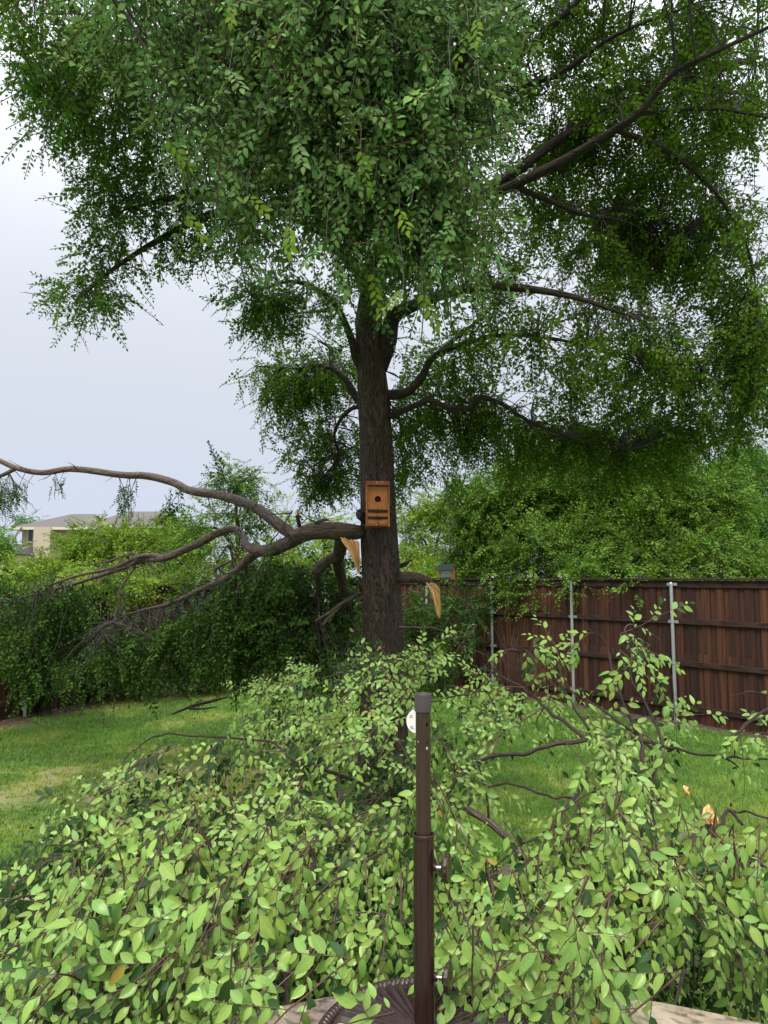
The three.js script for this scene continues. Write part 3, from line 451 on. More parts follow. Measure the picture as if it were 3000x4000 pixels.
  // left lobes of the crown
  fill(cr, tw, S, [
    [330, 1165, 6.9, 165, 110, 0.5, 32], [460, 1010, 6.9, 190, 110, 0.5, 28], [620, 1060, 6.9, 110, 80, 0.4, 9], [400, 830, 6.7, 130, 100, 0.5, 18], [560, 760, 6.7, 190, 130, 0.6, 32],
    [330, 590, 6.3, 190, 120, 0.6, 28], [230, 420, 6, 190, 150, 0.6, 31], [300, 200, 5.8, 260, 190, 0.8, 57], [90, 60, 5.3, 160, 90, 0.6, 21], [620, 330, 6.4, 260, 240, 0.8, 64], [700, 620, 6.8, 220, 180, 0.8, 45],
    [800, 920, 7, 190, 150, 0.6, 35], [1020, 1120, 7.4, 170, 160, 0.6, 47], [1120, 1260, 7.7, 190, 100, 0.5, 40], [1000, 720, 6.6, 300, 300, 0.9, 89], [1000, 250, 6.2, 320, 300, 0.9, 89], [1330, 560, 6.6, 260, 420, 0.9, 89], [1350, 1150, 7.5, 150, 150, 0.4, 32]],
    { droop: 0.2, gap: -0.13, gapF: 1.7, wild: 1, tint: [0.95, 1, 1.2] });
  // lower lobes behind the trunk
  fill(cr, tw, S, [[1110, 1490, 8.7, 190, 100, 0.5, 46], [1170, 1650, 8.9, 160, 120, 0.5, 42], [1290, 1820, 9.1, 140, 150, 0.5, 42], [1250, 1930, 9.2, 80, 80, 0.4, 12], [1575, 1900, 9.3, 50, 90, 0.3, 14], [1380, 1500, 8.9, 100, 130, 0.4, 22], [1180, 1430, 8.6, 180, 70, 0.5, 22]], { droop: 0.35, gap: -0.22, gapF: 1.8, tint: [1.25, 1.2, 0.95] });
  // right half, seen from below against the sky
  fill(cr, tw, S, [[2480, 230, 6.9, 330, 200, 0.6, 52], [2800, 520, 6.6, 230, 200, 0.6, 44], [2850, 120, 6.3, 200, 170, 0.6, 33], [2450, 620, 7.1, 300, 150, 0.5, 41], [2150, 480, 7.3, 200, 150, 0.5, 25], [2000, 100, 7, 200, 200, 0.6, 27]], { droop: 0.25, gap: -0.2, gapF: 1.9, wild: 1, scale: 0.9, tint: [0.95, 0.95, 0.9] });
  fill(cr, tw, S, [
    [1720, 1440, 8.2, 190, 120, 0.6, 31], [1700, 1720, 8.8, 180, 170, 0.6, 34], [1950, 1280, 7.6, 230, 170, 0.8, 55], [2080, 1580, 8.1, 260, 160, 0.8, 37], [2060, 1800, 8.6, 260, 110, 0.6, 23], [2300, 1000, 7.7, 330, 270, 1, 131], [2330, 1330, 7.3, 330, 220, 1, 94],
    [2650, 880, 7.3, 300, 330, 1, 127], [2680, 1300, 7, 280, 240, 1, 86], [2820, 1580, 7.2, 170, 170, 0.8, 34], [2480, 1640, 8, 280, 150, 0.8, 34], [2650, 330, 6.8, 400, 330, 1, 152], [2150, 250, 7.3, 330, 300, 0.9, 112], [2100, 620, 7.6, 200, 200, 0.7, 50], [2930, 1000, 6.4, 110, 330, 0.6, 44], [2950, 1350, 6.7, 90, 250, 0.5, 17], [2960, 1700, 7.2, 60, 120, 0.4, 7], [1820, 900, 7, 180, 200, 0.6, 31], [1850, 1100, 7.2, 200, 140, 0.6, 27]],
    { droop: 0.25, gap: -0.12, gapF: 1.8, wild: 1, scale: 1.1, tint: [1.15, 1.1, 0.95] });
  fill(cr, tw, S, [[2150, 1760, 8.4, 330, 120, 0.6, 25], [2600, 1740, 8, 320, 130, 0.6, 25], [1850, 1850, 8.8, 200, 110, 0.5, 16], [2880, 1480, 7.2, 130, 260, 0.5, 19], [2350, 1880, 8.6, 300, 70, 0.5, 12]], { droop: 0.6, gap: -0.2, gapF: 2, wild: 1, tint: [1.15, 1.1, 1] });
  // above the frame
  fill(cr, tw, S, [[600, -500, 5.8, 700, 350, 1.5, 41], [1700, -700, 6.3, 800, 420, 1.6, 56], [2700, -500, 6, 600, 380, 1.4, 41]], { droop: 0.4, gap: -0.3, scale: 1.25 });
  cr.build('crown', LEAF.canopy, tree, o);
  // long weeping twigs that hang near the camera from the bough overhead
  const cn = new Crown(SPRAY);
  const over = samples(sk.filter((_, i) => L[i][0].startsWith('over')));
  fill(cn, tw, over, [[1300, 350, 4.5, 330, 300, 0.5, 37], [1700, 330, 4.5, 220, 330, 0.5, 34], [1500, 900, 4.4, 330, 230, 0.4, 37], [1750, 950, 4.4, 140, 200, 0.35, 21], [1480, 1060, 4.4, 200, 90, 0.3, 10], [1180, 820, 4.6, 230, 230, 0.5, 21], [950, 450, 4.7, 260, 300, 0.6, 21], [620, 200, 4.9, 300, 150, 0.6, 10]],
    { droop: 0.4, arch: 0.1, gap: -0.2, spread: 0.2, from: 0.1, step: 0.075, scale: 1.15, gapF: 1.7, wild: 1.1 });
  cn.build('hanging_foliage', LEAF.near, tree, o);
  // the sprigs that hang nearest show each leaf
  const spots = [[1400, 640], [1330, 690], [1480, 640], [1330, 1070], [1250, 1000], [1560, 1190], [1640, 1200], [1480, 1120], [1120, 940], [960, 820], [700, 890], [900, 720], [1010, 560], [1850, 170], [1760, 330], [1900, 400], [1880, 130], [1430, 480], [1240, 560], [1150, 620], [1680, 1010], [1760, 900], [1560, 870], [1640, 700], [1360, 880], [900, 330], [640, 600], [1060, 200], [1300, 180], [920, 60], [1560, 480], [1720, 620]];
  let nl = 0; const inv = new THREE.Matrix4().makeTranslation(-o.x, -o.y, -o.z), bright = LEAF.yellow;
  for (const [x, y] of spots) {
    const st0 = P(x + R(-30, 30), y - 60, R(3.7, 4.1)), dir = V(R(-0.7, 0.8), -0.75, R(-0.2, 0.5)).normalize(), pts = [st0.clone()]; let q = st0.clone();
    for (let k = 0; k < 7; k++) { dir.addScaledVector(UP, -0.04).addScaledVector(rv(), 0.08).normalize(); q = q.clone().addScaledVector(dir, 0.03); pts.push(q); }
    tw.add([st0.clone().add(V(R(-0.1, 0.1), 0.5, -0.3)), st0.clone().add(V(0, 0.2, -0.08)), st0], 0.003, 0.0018); tw.add(pts, 0.0016, 0.0009);
    const nrm = V(R(-0.5, 0.5), 0.5, 0.8).addScaledVector(rv(), 0.3), mat = rng() < 0.3 ? bright : LEAF.near;
    for (let k = 0; k < 9; k++) { const f = (k + 0.6) / 9 * 7, i0 = Math.min(6, Math.floor(f)), p = pts[i0].clone().lerp(pts[i0 + 1], f - i0), tan = pts[i0 + 1].clone().sub(pts[i0]).normalize(), nn = nrm.clone().addScaledVector(tan, -nrm.dot(tan)).normalize(), side = nn.clone().cross(tan).multiplyScalar(k % 2 ? 1 : -1), a = k === 8 ? 0.1 : R(0.5, 0.95);
      const m = shade(new THREE.Mesh(LEAVES[(nl + k) % 8], mat)); m.name = nl ? 'leaf_' + String(nl).padStart(3, '0') : 'leaf'; inv.clone().multiply(frame(tan.clone().multiplyScalar(Math.cos(a)).addScaledVector(side, Math.sin(a)), nn.addScaledVector(rv(), 0.35), 0.056 * R(0.7, 1.15), p)).decompose(m.position, m.quaternion, m.scale); tree.add(m); nl++; }
  }
  tw.build('twigs', M.twigDark, tree, o);
}

// ---------------------------------------------------------------- torn limb that hangs from the trunk down to the left fence
{
  const o = P(1395, 2100, 7.9), t = thing('torn_limb', 'thick limb torn from the trunk and fallen left across the fence, still in leaf', 'broken limb', o);
  const L = [
    [[[1405, 2080, 7.95], [1370, 2078, 7.8], [1300, 2072, 7.7], [1230, 2074, 7.7], [1180, 2086, 7.75], [1148, 2104, 7.8]], [0.075, 0.098, 0.094, 0.09, 0.09, 0.09], 18, 0.006],
    [[[1160, 2100, 7.8], [1110, 2064, 7.9], [1000, 1985, 8.2], [860, 1935, 8.6], [740, 1915, 8.9], [680, 1885, 9.1], [570, 1858, 9.4], [480, 1856, 9.6], [280, 1832, 10], [160, 1846, 10.3], [60, 1826, 10.5], [-60, 1770, 10.8]], [0.062, 0.066, 0.06, 0.054, 0.052, 0.05, 0.05, 0.046, 0.044, 0.042, 0.04, 0.03], 12, 0.003],
    [[[60, 1830, 10.5], [20, 1852, 10.5], [-60, 1880, 10.5]], [0.032, 0.03, 0.02], 9, 0],
    [[[1170, 2100, 7.8], [1110, 2128, 7.9], [1060, 2150, 8], [1000, 2150, 8.2], [960, 2128, 8.5], [952, 2098, 8.7], [915, 2066, 8.9], [860, 2080, 9], [760, 2130, 9.2], [640, 2180, 9.5], [560, 2186, 9.8], [480, 2218, 10], [380, 2252, 10.3], [260, 2290, 10.7], [100, 2330, 11.2], [-60, 2360, 11.6]], [0.07, 0.075, 0.075, 0.06, 0.05, 0.045, 0.046, 0.046, 0.048, 0.046, 0.042, 0.035, 0.028, 0.022, 0.015, 0.008], 12, 0.003],
    [[[650, 2178, 9.5], [560, 2170, 9.7], [450, 2215, 9.9], [300, 2250, 10.2], [150, 2300, 10.6]], [0.034, 0.03, 0.026, 0.018, 0.006], 9, 0],
    [[[560, 2200, 9.8], [520, 2162, 9.9], [430, 2190, 10], [320, 2210, 10.2]], [0.02, 0.018, 0.014, 0.006], 7, 0],
    [[[1010, 2150, 8.2], [965, 2190, 8.4], [940, 2220, 8.5], [880, 2262, 8.8], [790, 2300, 9.2], [660, 2360, 9.7], [540, 2388, 10.2], [420, 2430, 10.6]], [0.06, 0.058, 0.054, 0.045, 0.036, 0.026, 0.016, 0.006], 10, 0],
    [[[860, 2270, 8.9], [840, 2232, 9], [905, 2190, 8.8]], [0.026, 0.022, 0.012], 8, 0],
    [[[1335, 2100, 7.9], [1330, 2150, 8.1], [1318, 2190, 8.3], [1335, 2260, 8.5], [1345, 2330, 8.6], [1365, 2400, 8.7], [1400, 2520, 8.8]], [0.075, 0.078, 0.07, 0.06, 0.055, 0.05, 0.03], 12, 0.003],
    [[[1325, 2165, 8.2], [1280, 2190, 8.1], [1245, 2220, 8.0], [1225, 2240, 8.0]], [0.06, 0.062, 0.06, 0.035], 12, 0.004],
    [[[1240, 2225, 8.05], [1242, 2290, 8.3], [1246, 2350, 8.4], [1275, 2385, 8.4]], [0.03, 0.026, 0.02, 0.008], 8, 0],
    [[[1246, 2340, 8.4], [1238, 2390, 8.4], [1230, 2420, 8.4]], [0.018, 0.014, 0.008], 7, 0],
    [[[530, 2215, 9.9], [470, 2300, 9.6], [460, 2380, 9.5], [410, 2480, 9.4]], [0.016, 0.014, 0.01, 0.003], 6, 0],
  ];
  const sk = [];
  for (const [px, r, sides, ridge] of L) { const p = PP(px); sk.push(p); mesh('bough', tube(p, r, { sides: sides * 2, bump: 0.24, freq: 5, ridge: ridge * 0.8, o }), M.limb, t); }
  mesh('splinter', splinter([[P(1322, 2090, 7.66), P(1398, 2112, 7.74)], [P(1345, 2122, 7.66), P(1402, 2140, 7.74)], [P(1372, 2165, 7.68), P(1404, 2180, 7.74)], [P(1388, 2208, 7.7), P(1406, 2222, 7.74)], [P(1400, 2244, 7.72), P(1407, 2252, 7.74)]], o, 7, 0.016), M.torn, t);
  const sn = mesh('snag', tube(PP([[1170, 2058, 7.75], [1164, 2030, 7.7], [1160, 1998, 7.68]]), [0.022, 0.022, 0.016], { sides: 10, bump: 0.25, freq: 12, o }), M.stem, t);
  mesh('torn_end', tube(PP([[1161, 2012, 7.66], [1159, 1990, 7.66]]), [0.014, 0.008], { sides: 8, bump: 0.4, freq: 20, o }), M.torn, sn);
  const s2 = mesh('snag', tube(PP([[1232, 2044, 7.66], [1250, 2035, 7.62], [1280, 2030, 7.6], [1290, 2033, 7.6]]), [0.018, 0.02, 0.016, 0.012], { sides: 10, bump: 0.25, freq: 12, o }), M.limb, t);
  mesh('torn_end', splinter([[P(1280, 2028, 7.57), P(1290, 2034, 7.57)], [P(1294, 2034, 7.57), P(1298, 2040, 7.57)], [P(1300, 2046, 7.57), P(1302, 2048, 7.57)]], o, 2, 0.006), M.torn, s2);
  const tw = new Twigs();
  for (const p of samples(sk, 0.16)) if (rng() < 0.34) { const d = rv().add(V(-0.3, -0.75, 0.3)).normalize(), l = R(0.1, 0.36), q = p.clone().addScaledVector(d, l * 0.6).addScaledVector(rv(), 0.04), e = q.clone().addScaledVector(d, l * 0.5).addScaledVector(rv(), 0.09); tw.add([p, q, e], 0.008, 0.002, 5); tw.add([q, q.clone().addScaledVector(rv().add(V(-0.2, -0.4, 0.2)), 0.14)], 0.004, 0.0015); }
  for (const l of [[[1142, 1994, 7.5], [1120, 2030, 7.5], [1085, 2085, 7.5], [1040, 2140, 7.5], [1028, 2190, 7.5], [1020, 2240, 7.5], [995, 2300, 7.5], [950, 2370, 7.5]], [[1235, 2040, 7.6], [1200, 2024, 7.6], [1170, 1995, 7.6]], [[1200, 2024, 7.6], [1180, 2044, 7.6]], [[1030, 2190, 7.5], [1000, 2240, 7.5], [940, 2290, 7.5]], [[1140, 2004, 7.5], [1060, 2008, 7.5], [990, 1990, 7.5]]]) tw.add(new THREE.CatmullRomCurve3(PP(l)).getPoints(14), 0.009, 0.003, 6);
  for (const l of [[[1408, 2320, 8.2], [1340, 2355, 8.0], [1290, 2390, 7.9], [1230, 2425, 7.8]], [[1330, 2362, 8.0], [1290, 2405, 7.9], [1262, 2440, 7.85]]]) mesh('dead_branch', tube(PP(l), l.map((_, i) => 0.03 - 0.007 * i), { sides: 8, bump: 0.15, o }), M.lichen, t);
  const cr = new Crown(SPRAY), S = samples(sk, 0.2);
  fill(cr, tw, S, [
    [1180, 2330, 8.7, 160, 110, 0.4, 36], [1050, 2360, 8.9, 190, 130, 0.5, 50], [1150, 2500, 8.5, 200, 110, 0.6, 50], [950, 2480, 8.9, 230, 150, 0.6, 75], [1270, 2600, 8.2, 170, 100, 0.5, 44], [820, 2450, 9.7, 200, 130, 0.5, 60],
    [650, 2500, 10.1, 230, 140, 0.6, 65], [430, 2490, 10.6, 220, 150, 0.6, 60], [200, 2470, 11.1, 230, 150, 0.6, 60], [30, 2440, 11.5, 150, 150, 0.6, 39], [560, 2600, 9.8, 260, 90, 0.5, 60], [250, 2600, 10.5, 240, 90, 0.5, 52],
    [1090, 2120, 7.75, 40, 60, 0.15, 12], [1330, 2300, 8.8, 90, 160, 0.3, 26], [700, 2250, 9.9, 240, 60, 0.4, 22], [350, 2320, 10.7, 260, 70, 0.5, 24], [1080, 2250, 8.1, 120, 60, 0.3, 20], [1340, 2500, 8.5, 90, 130, 0.4, 24], [130, 2290, 10.8, 170, 50, 0.4, 20]],
    { droop: 0.5, arch: 0.02, gap: -0.07, gapF: 1.25, spread: 0.17, scale: 1.3, wild: 1.1 });
  // sprays that hang from the upper bough against the sky
  fill(cr, tw, S.filter((p) => { const q = pix(p); return q[0] < 760 && q[1] < 1920; }), [[225, 1900, 10.2, 16, 26, 0.1, 3], [490, 1940, 9.6, 30, 40, 0.2, 3], [510, 1975, 9.6, 60, 18, 0.2, 4], [20, 1925, 10.5, 70, 50, 0.3, 15], [-30, 1970, 10.5, 60, 50, 0.3, 10]], { droop: 0.8, arch: -0.02, gap: -1, spread: 0.06, from: 0.35, step: 0.09, scale: 0.75 });
  fill(cr, tw, S.filter((p) => { const q = pix(p); return q[0] < 1000 && q[1] < 2000 && q[0] > 640; }), [[680, 1985, 9, 60, 30, 0.2, 4], [900, 1860, 8.7, 90, 50, 0.3, 9], [960, 2010, 8.4, 60, 40, 0.3, 7]], { droop: 0.1, arch: 0.1, gap: -1, scale: 0.95 });
  cr.build('foliage_mass', LEAF.limb, t, o); tw.build('twigs', M.twigDark, t, o);
}

// ---------------------------------------------------------------- fallen branches before the wall
const DL = [[2350, 4.9], [2600, 4.5], [2850, 4.1], [3000, 3.65], [3200, 3.1], [3500, 2.5], [3800, 2.12], [4100, 1.95]];
const surf = (py) => lerpT(DL, py);
const inPoly = (poly, x, y) => { let c = false; for (let i = 0, j = poly.length - 1; i < poly.length; j = i++) { const [xi, yi] = poly[i], [xj, yj] = poly[j]; if (yi > y !== yj > y && x < (xj - xi) * (y - yi) / (yj - yi) + xi) c = !c; } return c; };
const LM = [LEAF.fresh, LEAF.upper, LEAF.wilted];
function fallenBranch(name, label, stems, zones, { singles = 260, extra } = {}) {
  const o = stems[0][0].length ? P(...stems[0][0][0]) : V(0, 0, 0), t = thing(name, label, 'fallen branch', o);
  const sk = [], tw = new Twigs(), leaves = [];
  for (const [px, r, mat] of stems) { const p0 = PP(px), c0 = new THREE.CatmullRomCurve3(p0, false, 'centripetal'), nn0 = Math.max(6, Math.ceil(c0.getLength() / 0.055)), p = c0.getPoints(nn0).map((q, i) => q.addScaledVector(rv(), i && i < nn0 ? 0.006 : 0)); sk.push(p); mesh('stem', tube(p, r.map((v) => v * 0.86), { sides: 10, bump: 0.14, freq: 18, o, seg: nn0 * 4 }), mat || M.stem, t); }
  const S = samples(sk, 0.08);
  for (const z of zones) {
    const xs = z.poly.map((p) => p[0]), ys = z.poly.map((p) => p[1]), x0 = Math.min(...xs), x1 = Math.max(...xs), y0 = Math.min(...ys), y1 = Math.max(...ys);
    for (let i = 0; i < z.n / 6; i++) {
      let px, py; do { px = R(x0, x1); py = R(y0, y1); } while (!inPoly(z.poly, px, py) || (z.hole && z.hole.some((h) => inPoly(h, px, py) && rng() > 0.12)));
      const deep = rng() < (z.deep ?? 0.35), d = surf(py) + (z.off ?? 0) + (deep ? R(0.2, z.far ?? 0.8) : R(-0.16, 0.16)), zl = z.len ?? 1, jit = (z.jit ?? 0.5) * 1.45;
      const bdir = V(z.dir[0] + R(-1, 1) * jit, -z.dir[1] - R(-1, 1) * jit, (z.dir[2] ?? 0.35) + R(-0.6, 0.6)).normalize();
      if (!deep && z.n > 60 && fbm(px / 210 + 5, py / 190, 3.7, 2) < -0.17) continue;
      const blen = R(0.22, 0.5) * zl, mid = P(px, py, d), sag = (z.sag ?? 0.9) * R(0.2, 0.8), grow = (s, v0, len, sg, n) => { const pts = [s.clone()]; let p = s.clone(), v = v0.clone(); for (let k = 0; k < n; k++) { v.addScaledVector(UP, -sg / n).addScaledVector(rv(), 0.09).normalize(); p = p.clone().addScaledVector(v, len / n); pts.push(p); } return pts; };
      const bpts = grow(mid.clone().addScaledVector(bdir, -blen * 0.5), bdir, blen, sag * 0.6, 8);
      const start0 = bpts[0]; let best = 1e9, near = null; for (const s of S) { const q = s.distanceToSquared(start0); if (q < best) { best = q; near = s; } }
      const dist = Math.sqrt(best); tw.add(bpts, 0.0027, 0.0014, 5);
      if (near && dist < 0.38 && !deep && rng() < 0.6) { const m2 = near.clone().lerp(start0, 0.55).addScaledVector(bdir, -0.2 * dist).addScaledVector(rv(), 0.1 * dist), q = []; for (let k = 0; k <= 6; k++) q.push(bez(near, m2, start0, k / 6)); tw.add(q, 0.0042, 0.0027, 5); }
      const bn = V(R(-0.4, 0.4), 0.75, 0.75).addScaledVector(rv(), 0.25), nt = 5 + Math.floor(rng() * 3), pale = z.pale ?? (deep ? 0.2 : 0.88);  // deep twigs get mostly dark leaves, so shade inside the pile is colour
      for (let w = 0; w < nt; w++) {
        const last = w === nt - 1, bi = last ? 8 : Math.min(7, Math.floor((0.12 + 0.85 * w / nt) * 8)), start = bpts[bi].clone(), bt = bpts[Math.min(8, bi + 1)].clone().sub(bpts[Math.max(0, bi - 1)]).normalize();
        const sd3 = bn.clone().cross(bt).normalize().multiplyScalar(w % 2 ? 1 : -1), len = R(0.1, 0.24) * Math.sqrt(zl) * (last ? 0.9 : 1), dir = last ? bt.clone() : bt.clone().multiplyScalar(0.75).addScaledVector(sd3, R(0.4, 0.85)).addScaledVector(rv(), 0.15).normalize();
        const n = 7, pts = grow(start, dir, len, sag * 0.5, n); if (pts.some((q) => q.y < 0.05)) continue;
        tw.add(pts, 0.0014, 0.0008, 3);
        const gapL = (z.leaf ?? 0.058) * 0.44, m = Math.max(3, Math.floor(len / gapL)), nrm = bn.clone().addScaledVector(rv(), 0.22), tone = R(0.86, 1.14);
        for (let k = 0; k < m; k++) {
          if (rng() < 0.07) continue;
          const f = (k + 0.7) / m, fi = f * n, i0 = Math.min(n - 1, Math.floor(fi)), q = pts[i0].clone().lerp(pts[i0 + 1], fi - i0), tan = pts[i0 + 1].clone().sub(pts[i0]).normalize();
          const nn = nrm.clone().addScaledVector(tan, -nrm.dot(tan)).normalize(), side = nn.clone().cross(tan).multiplyScalar(k % 2 ? 1 : -1), a = k === m - 1 ? 0.15 : R(0.55, 0.98);
          const ax = tan.clone().multiplyScalar(Math.cos(a)).addScaledVector(side, Math.sin(a)).addScaledVector(UP, -R(0, 0.35)), ln = nn.clone().addScaledVector(rv(), 0.36);
          const L = (z.leaf ?? 0.058) * (rng() < 0.2 ? R(0.95, 1.4) : R(0.5, 1.1)) * (0.75 + 0.45 * Math.sin(Math.PI * Math.min(1, f * 0.8 + 0.2)));
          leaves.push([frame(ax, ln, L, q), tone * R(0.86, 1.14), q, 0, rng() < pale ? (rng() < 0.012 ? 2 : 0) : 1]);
        }
      }
    }
  }
  if (extra) extra(t, o, tw, leaves, S);
  tw.build('twigs', M.twig, t, o);
  // the leaves that show largest are leaves of their own, the rest one mass
  const inv = new THREE.Matrix4().makeTranslation(-o.x, -o.y, -o.z);
  leaves.forEach((l) => { const q = pix(l[2]); l[3] = (q[0] < -60 || q[0] > 3060 || q[1] > 4060 ? 1000 : 0) + q[2]; });
  leaves.sort((a, b) => a[3] - b[3]);
  const near = leaves.slice(0, singles), rest = leaves.slice(singles);
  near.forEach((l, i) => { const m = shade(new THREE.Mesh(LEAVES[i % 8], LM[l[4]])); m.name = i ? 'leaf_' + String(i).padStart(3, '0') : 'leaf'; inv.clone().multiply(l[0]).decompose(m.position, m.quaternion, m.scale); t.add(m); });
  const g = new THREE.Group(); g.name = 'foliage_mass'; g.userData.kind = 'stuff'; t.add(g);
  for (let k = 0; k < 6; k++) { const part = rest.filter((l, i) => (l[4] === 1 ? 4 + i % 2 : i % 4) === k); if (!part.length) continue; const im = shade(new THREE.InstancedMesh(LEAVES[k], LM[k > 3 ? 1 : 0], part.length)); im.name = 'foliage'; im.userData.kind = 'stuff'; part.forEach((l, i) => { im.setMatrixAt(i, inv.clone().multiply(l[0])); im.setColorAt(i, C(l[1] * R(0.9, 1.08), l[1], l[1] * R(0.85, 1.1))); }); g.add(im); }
  return t;
}
const sd = (px, py, off = 0) => [px, py, surf(py) + off];
const SP = (list, off = 0.08) => list.map(([x, y, e = 0]) => sd(x, y, off + e));
const rr = (n, a, b) => Array.from({ length: n }, (_, i) => a + (b - a) * i / (n - 1));

fallenBranch('fallen_branch', 'pale green leafy branch piled left of the umbrella pole, largest leaves of all', [
  [SP([[1330, 3090, 0.2], [1308, 3173], [1232, 3308], [1215, 3400], [1173, 3544], [1114, 3797], [1122, 4000], [1130, 4150]]), rr(8, 0.017, 0.009)],
  [SP([[1320, 3160, 0.2], [1257, 3139], [1165, 3088], [1080, 3113], [970, 3198], [743, 3282], [560, 3390]]), rr(7, 0.013, 0.004)],
  [SP([[1400, 3060, 0.3], [1260, 3000], [1165, 2978], [1055, 2902], [844, 2881], [633, 2869], [540, 2915], [460, 3000]]), rr(8, 0.012, 0.003)],
  [SP([[980, 3200, 0.3], [700, 3350, 0.3], [397, 3417], [253, 3434], [169, 3485], [25, 3527]]), rr(6, 0.012, 0.004)],
  [SP([[1080, 3113], [930, 3330], [880, 3420], [700, 3560], [450, 3640], [250, 3800]]), rr(6, 0.01, 0.003)],
  [SP([[1173, 3544], [1000, 3500], [800, 3620], [500, 3850], [300, 4000]]), rr(5, 0.008, 0.003)],
  [SP([[1215, 3400], [1060, 3360, 0.1], [1000, 3420]]), rr(3, 0.008, 0.004)],
], [
  { poly: [[-120, 3480], [180, 3330], [400, 3240], [420, 3050], [620, 2880], [1150, 2890], [1300, 2880], [1600, 2980], [1600, 3250], [1330, 3420], [1180, 3760], [880, 3900], [720, 4100], [-120, 4100]], n: 927, dir: [-0.65, 0.35, 0.4], leaf: 0.047, jit: 0.7, deep: 0.5, far: 0.75 },
  { poly: [[250, 3450], [1000, 3250], [1150, 3500], [900, 3800], [400, 4000], [0, 4050], [-50, 3800]], n: 281, dir: [-0.45, 0.6, 0.6], leaf: 0.054, off: -0.14, deep: 0, sag: 0.7 },
  { poly: [[1220, 3350], [1620, 3250], [1620, 3780], [1300, 3800]], n: 41, dir: [0.1, 0.9, 0.3], leaf: 0.042, deep: 0.2 },
  { poly: [[1200, 3200], [1640, 3150], [1640, 3700], [1200, 3800]], n: 146, dir: [0, 0.8, 0.2], leaf: 0.042, off: 0.55, deep: 0.9, far: 1.2 },
  { poly: [[800, 3880], [1010, 3850], [1060, 3990], [900, 4080], [780, 4080]], n: 40, dir: [-0.3, 0.6, 0.5], leaf: 0.05, off: -0.25, deep: 0 },
  { poly: [[1330, 3960], [1400, 3940], [1430, 4000], [1340, 4030]], n: 5, dir: [-0.2, 0.3, 0.6], leaf: 0.044, off: -0.35, deep: 0, len: 0.5 },
  { poly: [[-120, 3480], [400, 3200], [620, 2920], [1200, 2900], [1640, 3000], [1640, 3780], [900, 3900], [700, 4100], [-120, 4100]], n: 620, dir: [-0.3, 0.5, 0.2], leaf: 0.05, off: 0.3, deep: 1, far: 0.75, pale: 0.06 },  // added underlayer of dark leaves, painting the shaded gaps beneath
], { singles: 300 });

fallenBranch('fallen_branch', 'open leafy branch lying before the tree trunk and behind the umbrella pole top', [
  [[[1300, 2950, 4.6], [1400, 2870, 4.4], [1560, 2800, 4.2], [1700, 2740, 4.1], [1900, 2700, 4.1]], rr(5, 0.011, 0.004)],
  [[[1230, 2920, 4.5], [1330, 2820, 4.4], [1450, 2720, 4.4], [1560, 2640, 4.4], [1640, 2600, 4.4]], rr(5, 0.009, 0.003)],
  [[[1250, 2800, 4.8], [1330, 2650, 4.8], [1400, 2560, 4.8], [1500, 2540, 4.8]], rr(4, 0.008, 0.003)],
  [[[1560, 2450, 4.9], [1650, 2455, 4.8], [1720, 2460, 4.7], [1800, 2520, 4.6], [1900, 2560, 4.5]], rr(5, 0.012, 0.004)],
], [
  { poly: [[1160, 2860], [1180, 2680], [1290, 2580], [1430, 2520], [1560, 2560], [1700, 2440], [1800, 2430], [1880, 2560], [1880, 2900], [1600, 2960], [1300, 2950]], n: 159, dir: [-0.3, 0.1, 0.35], leaf: 0.044, deep: 0.4, far: 0.5, sag: 0.6, jit: 0.9 },
  { poly: [[950, 2750], [1150, 2560], [1250, 2600], [1250, 2900], [1000, 2880]], n: 150, dir: [-0.5, 0.2, 0.2], leaf: 0.044, off: 1.4, deep: 0.5, far: 0.9, sag: 0.6 },
  { poly: [[1330, 2640], [1420, 2580], [1560, 2600], [1640, 2700], [1640, 2900], [1330, 2900]], n: 58, dir: [-0.2, 0.1, 0.35], leaf: 0.046, deep: 0.2, sag: 0.5, jit: 0.9, off: 0.1 },
  { poly: [[1300, 2900], [1640, 2900], [1640, 3150], [1400, 3050]], n: 73, dir: [0, 0.3, 0.3], leaf: 0.042, off: 0.3, deep: 0.6, far: 0.8 },
], { singles: 220 });

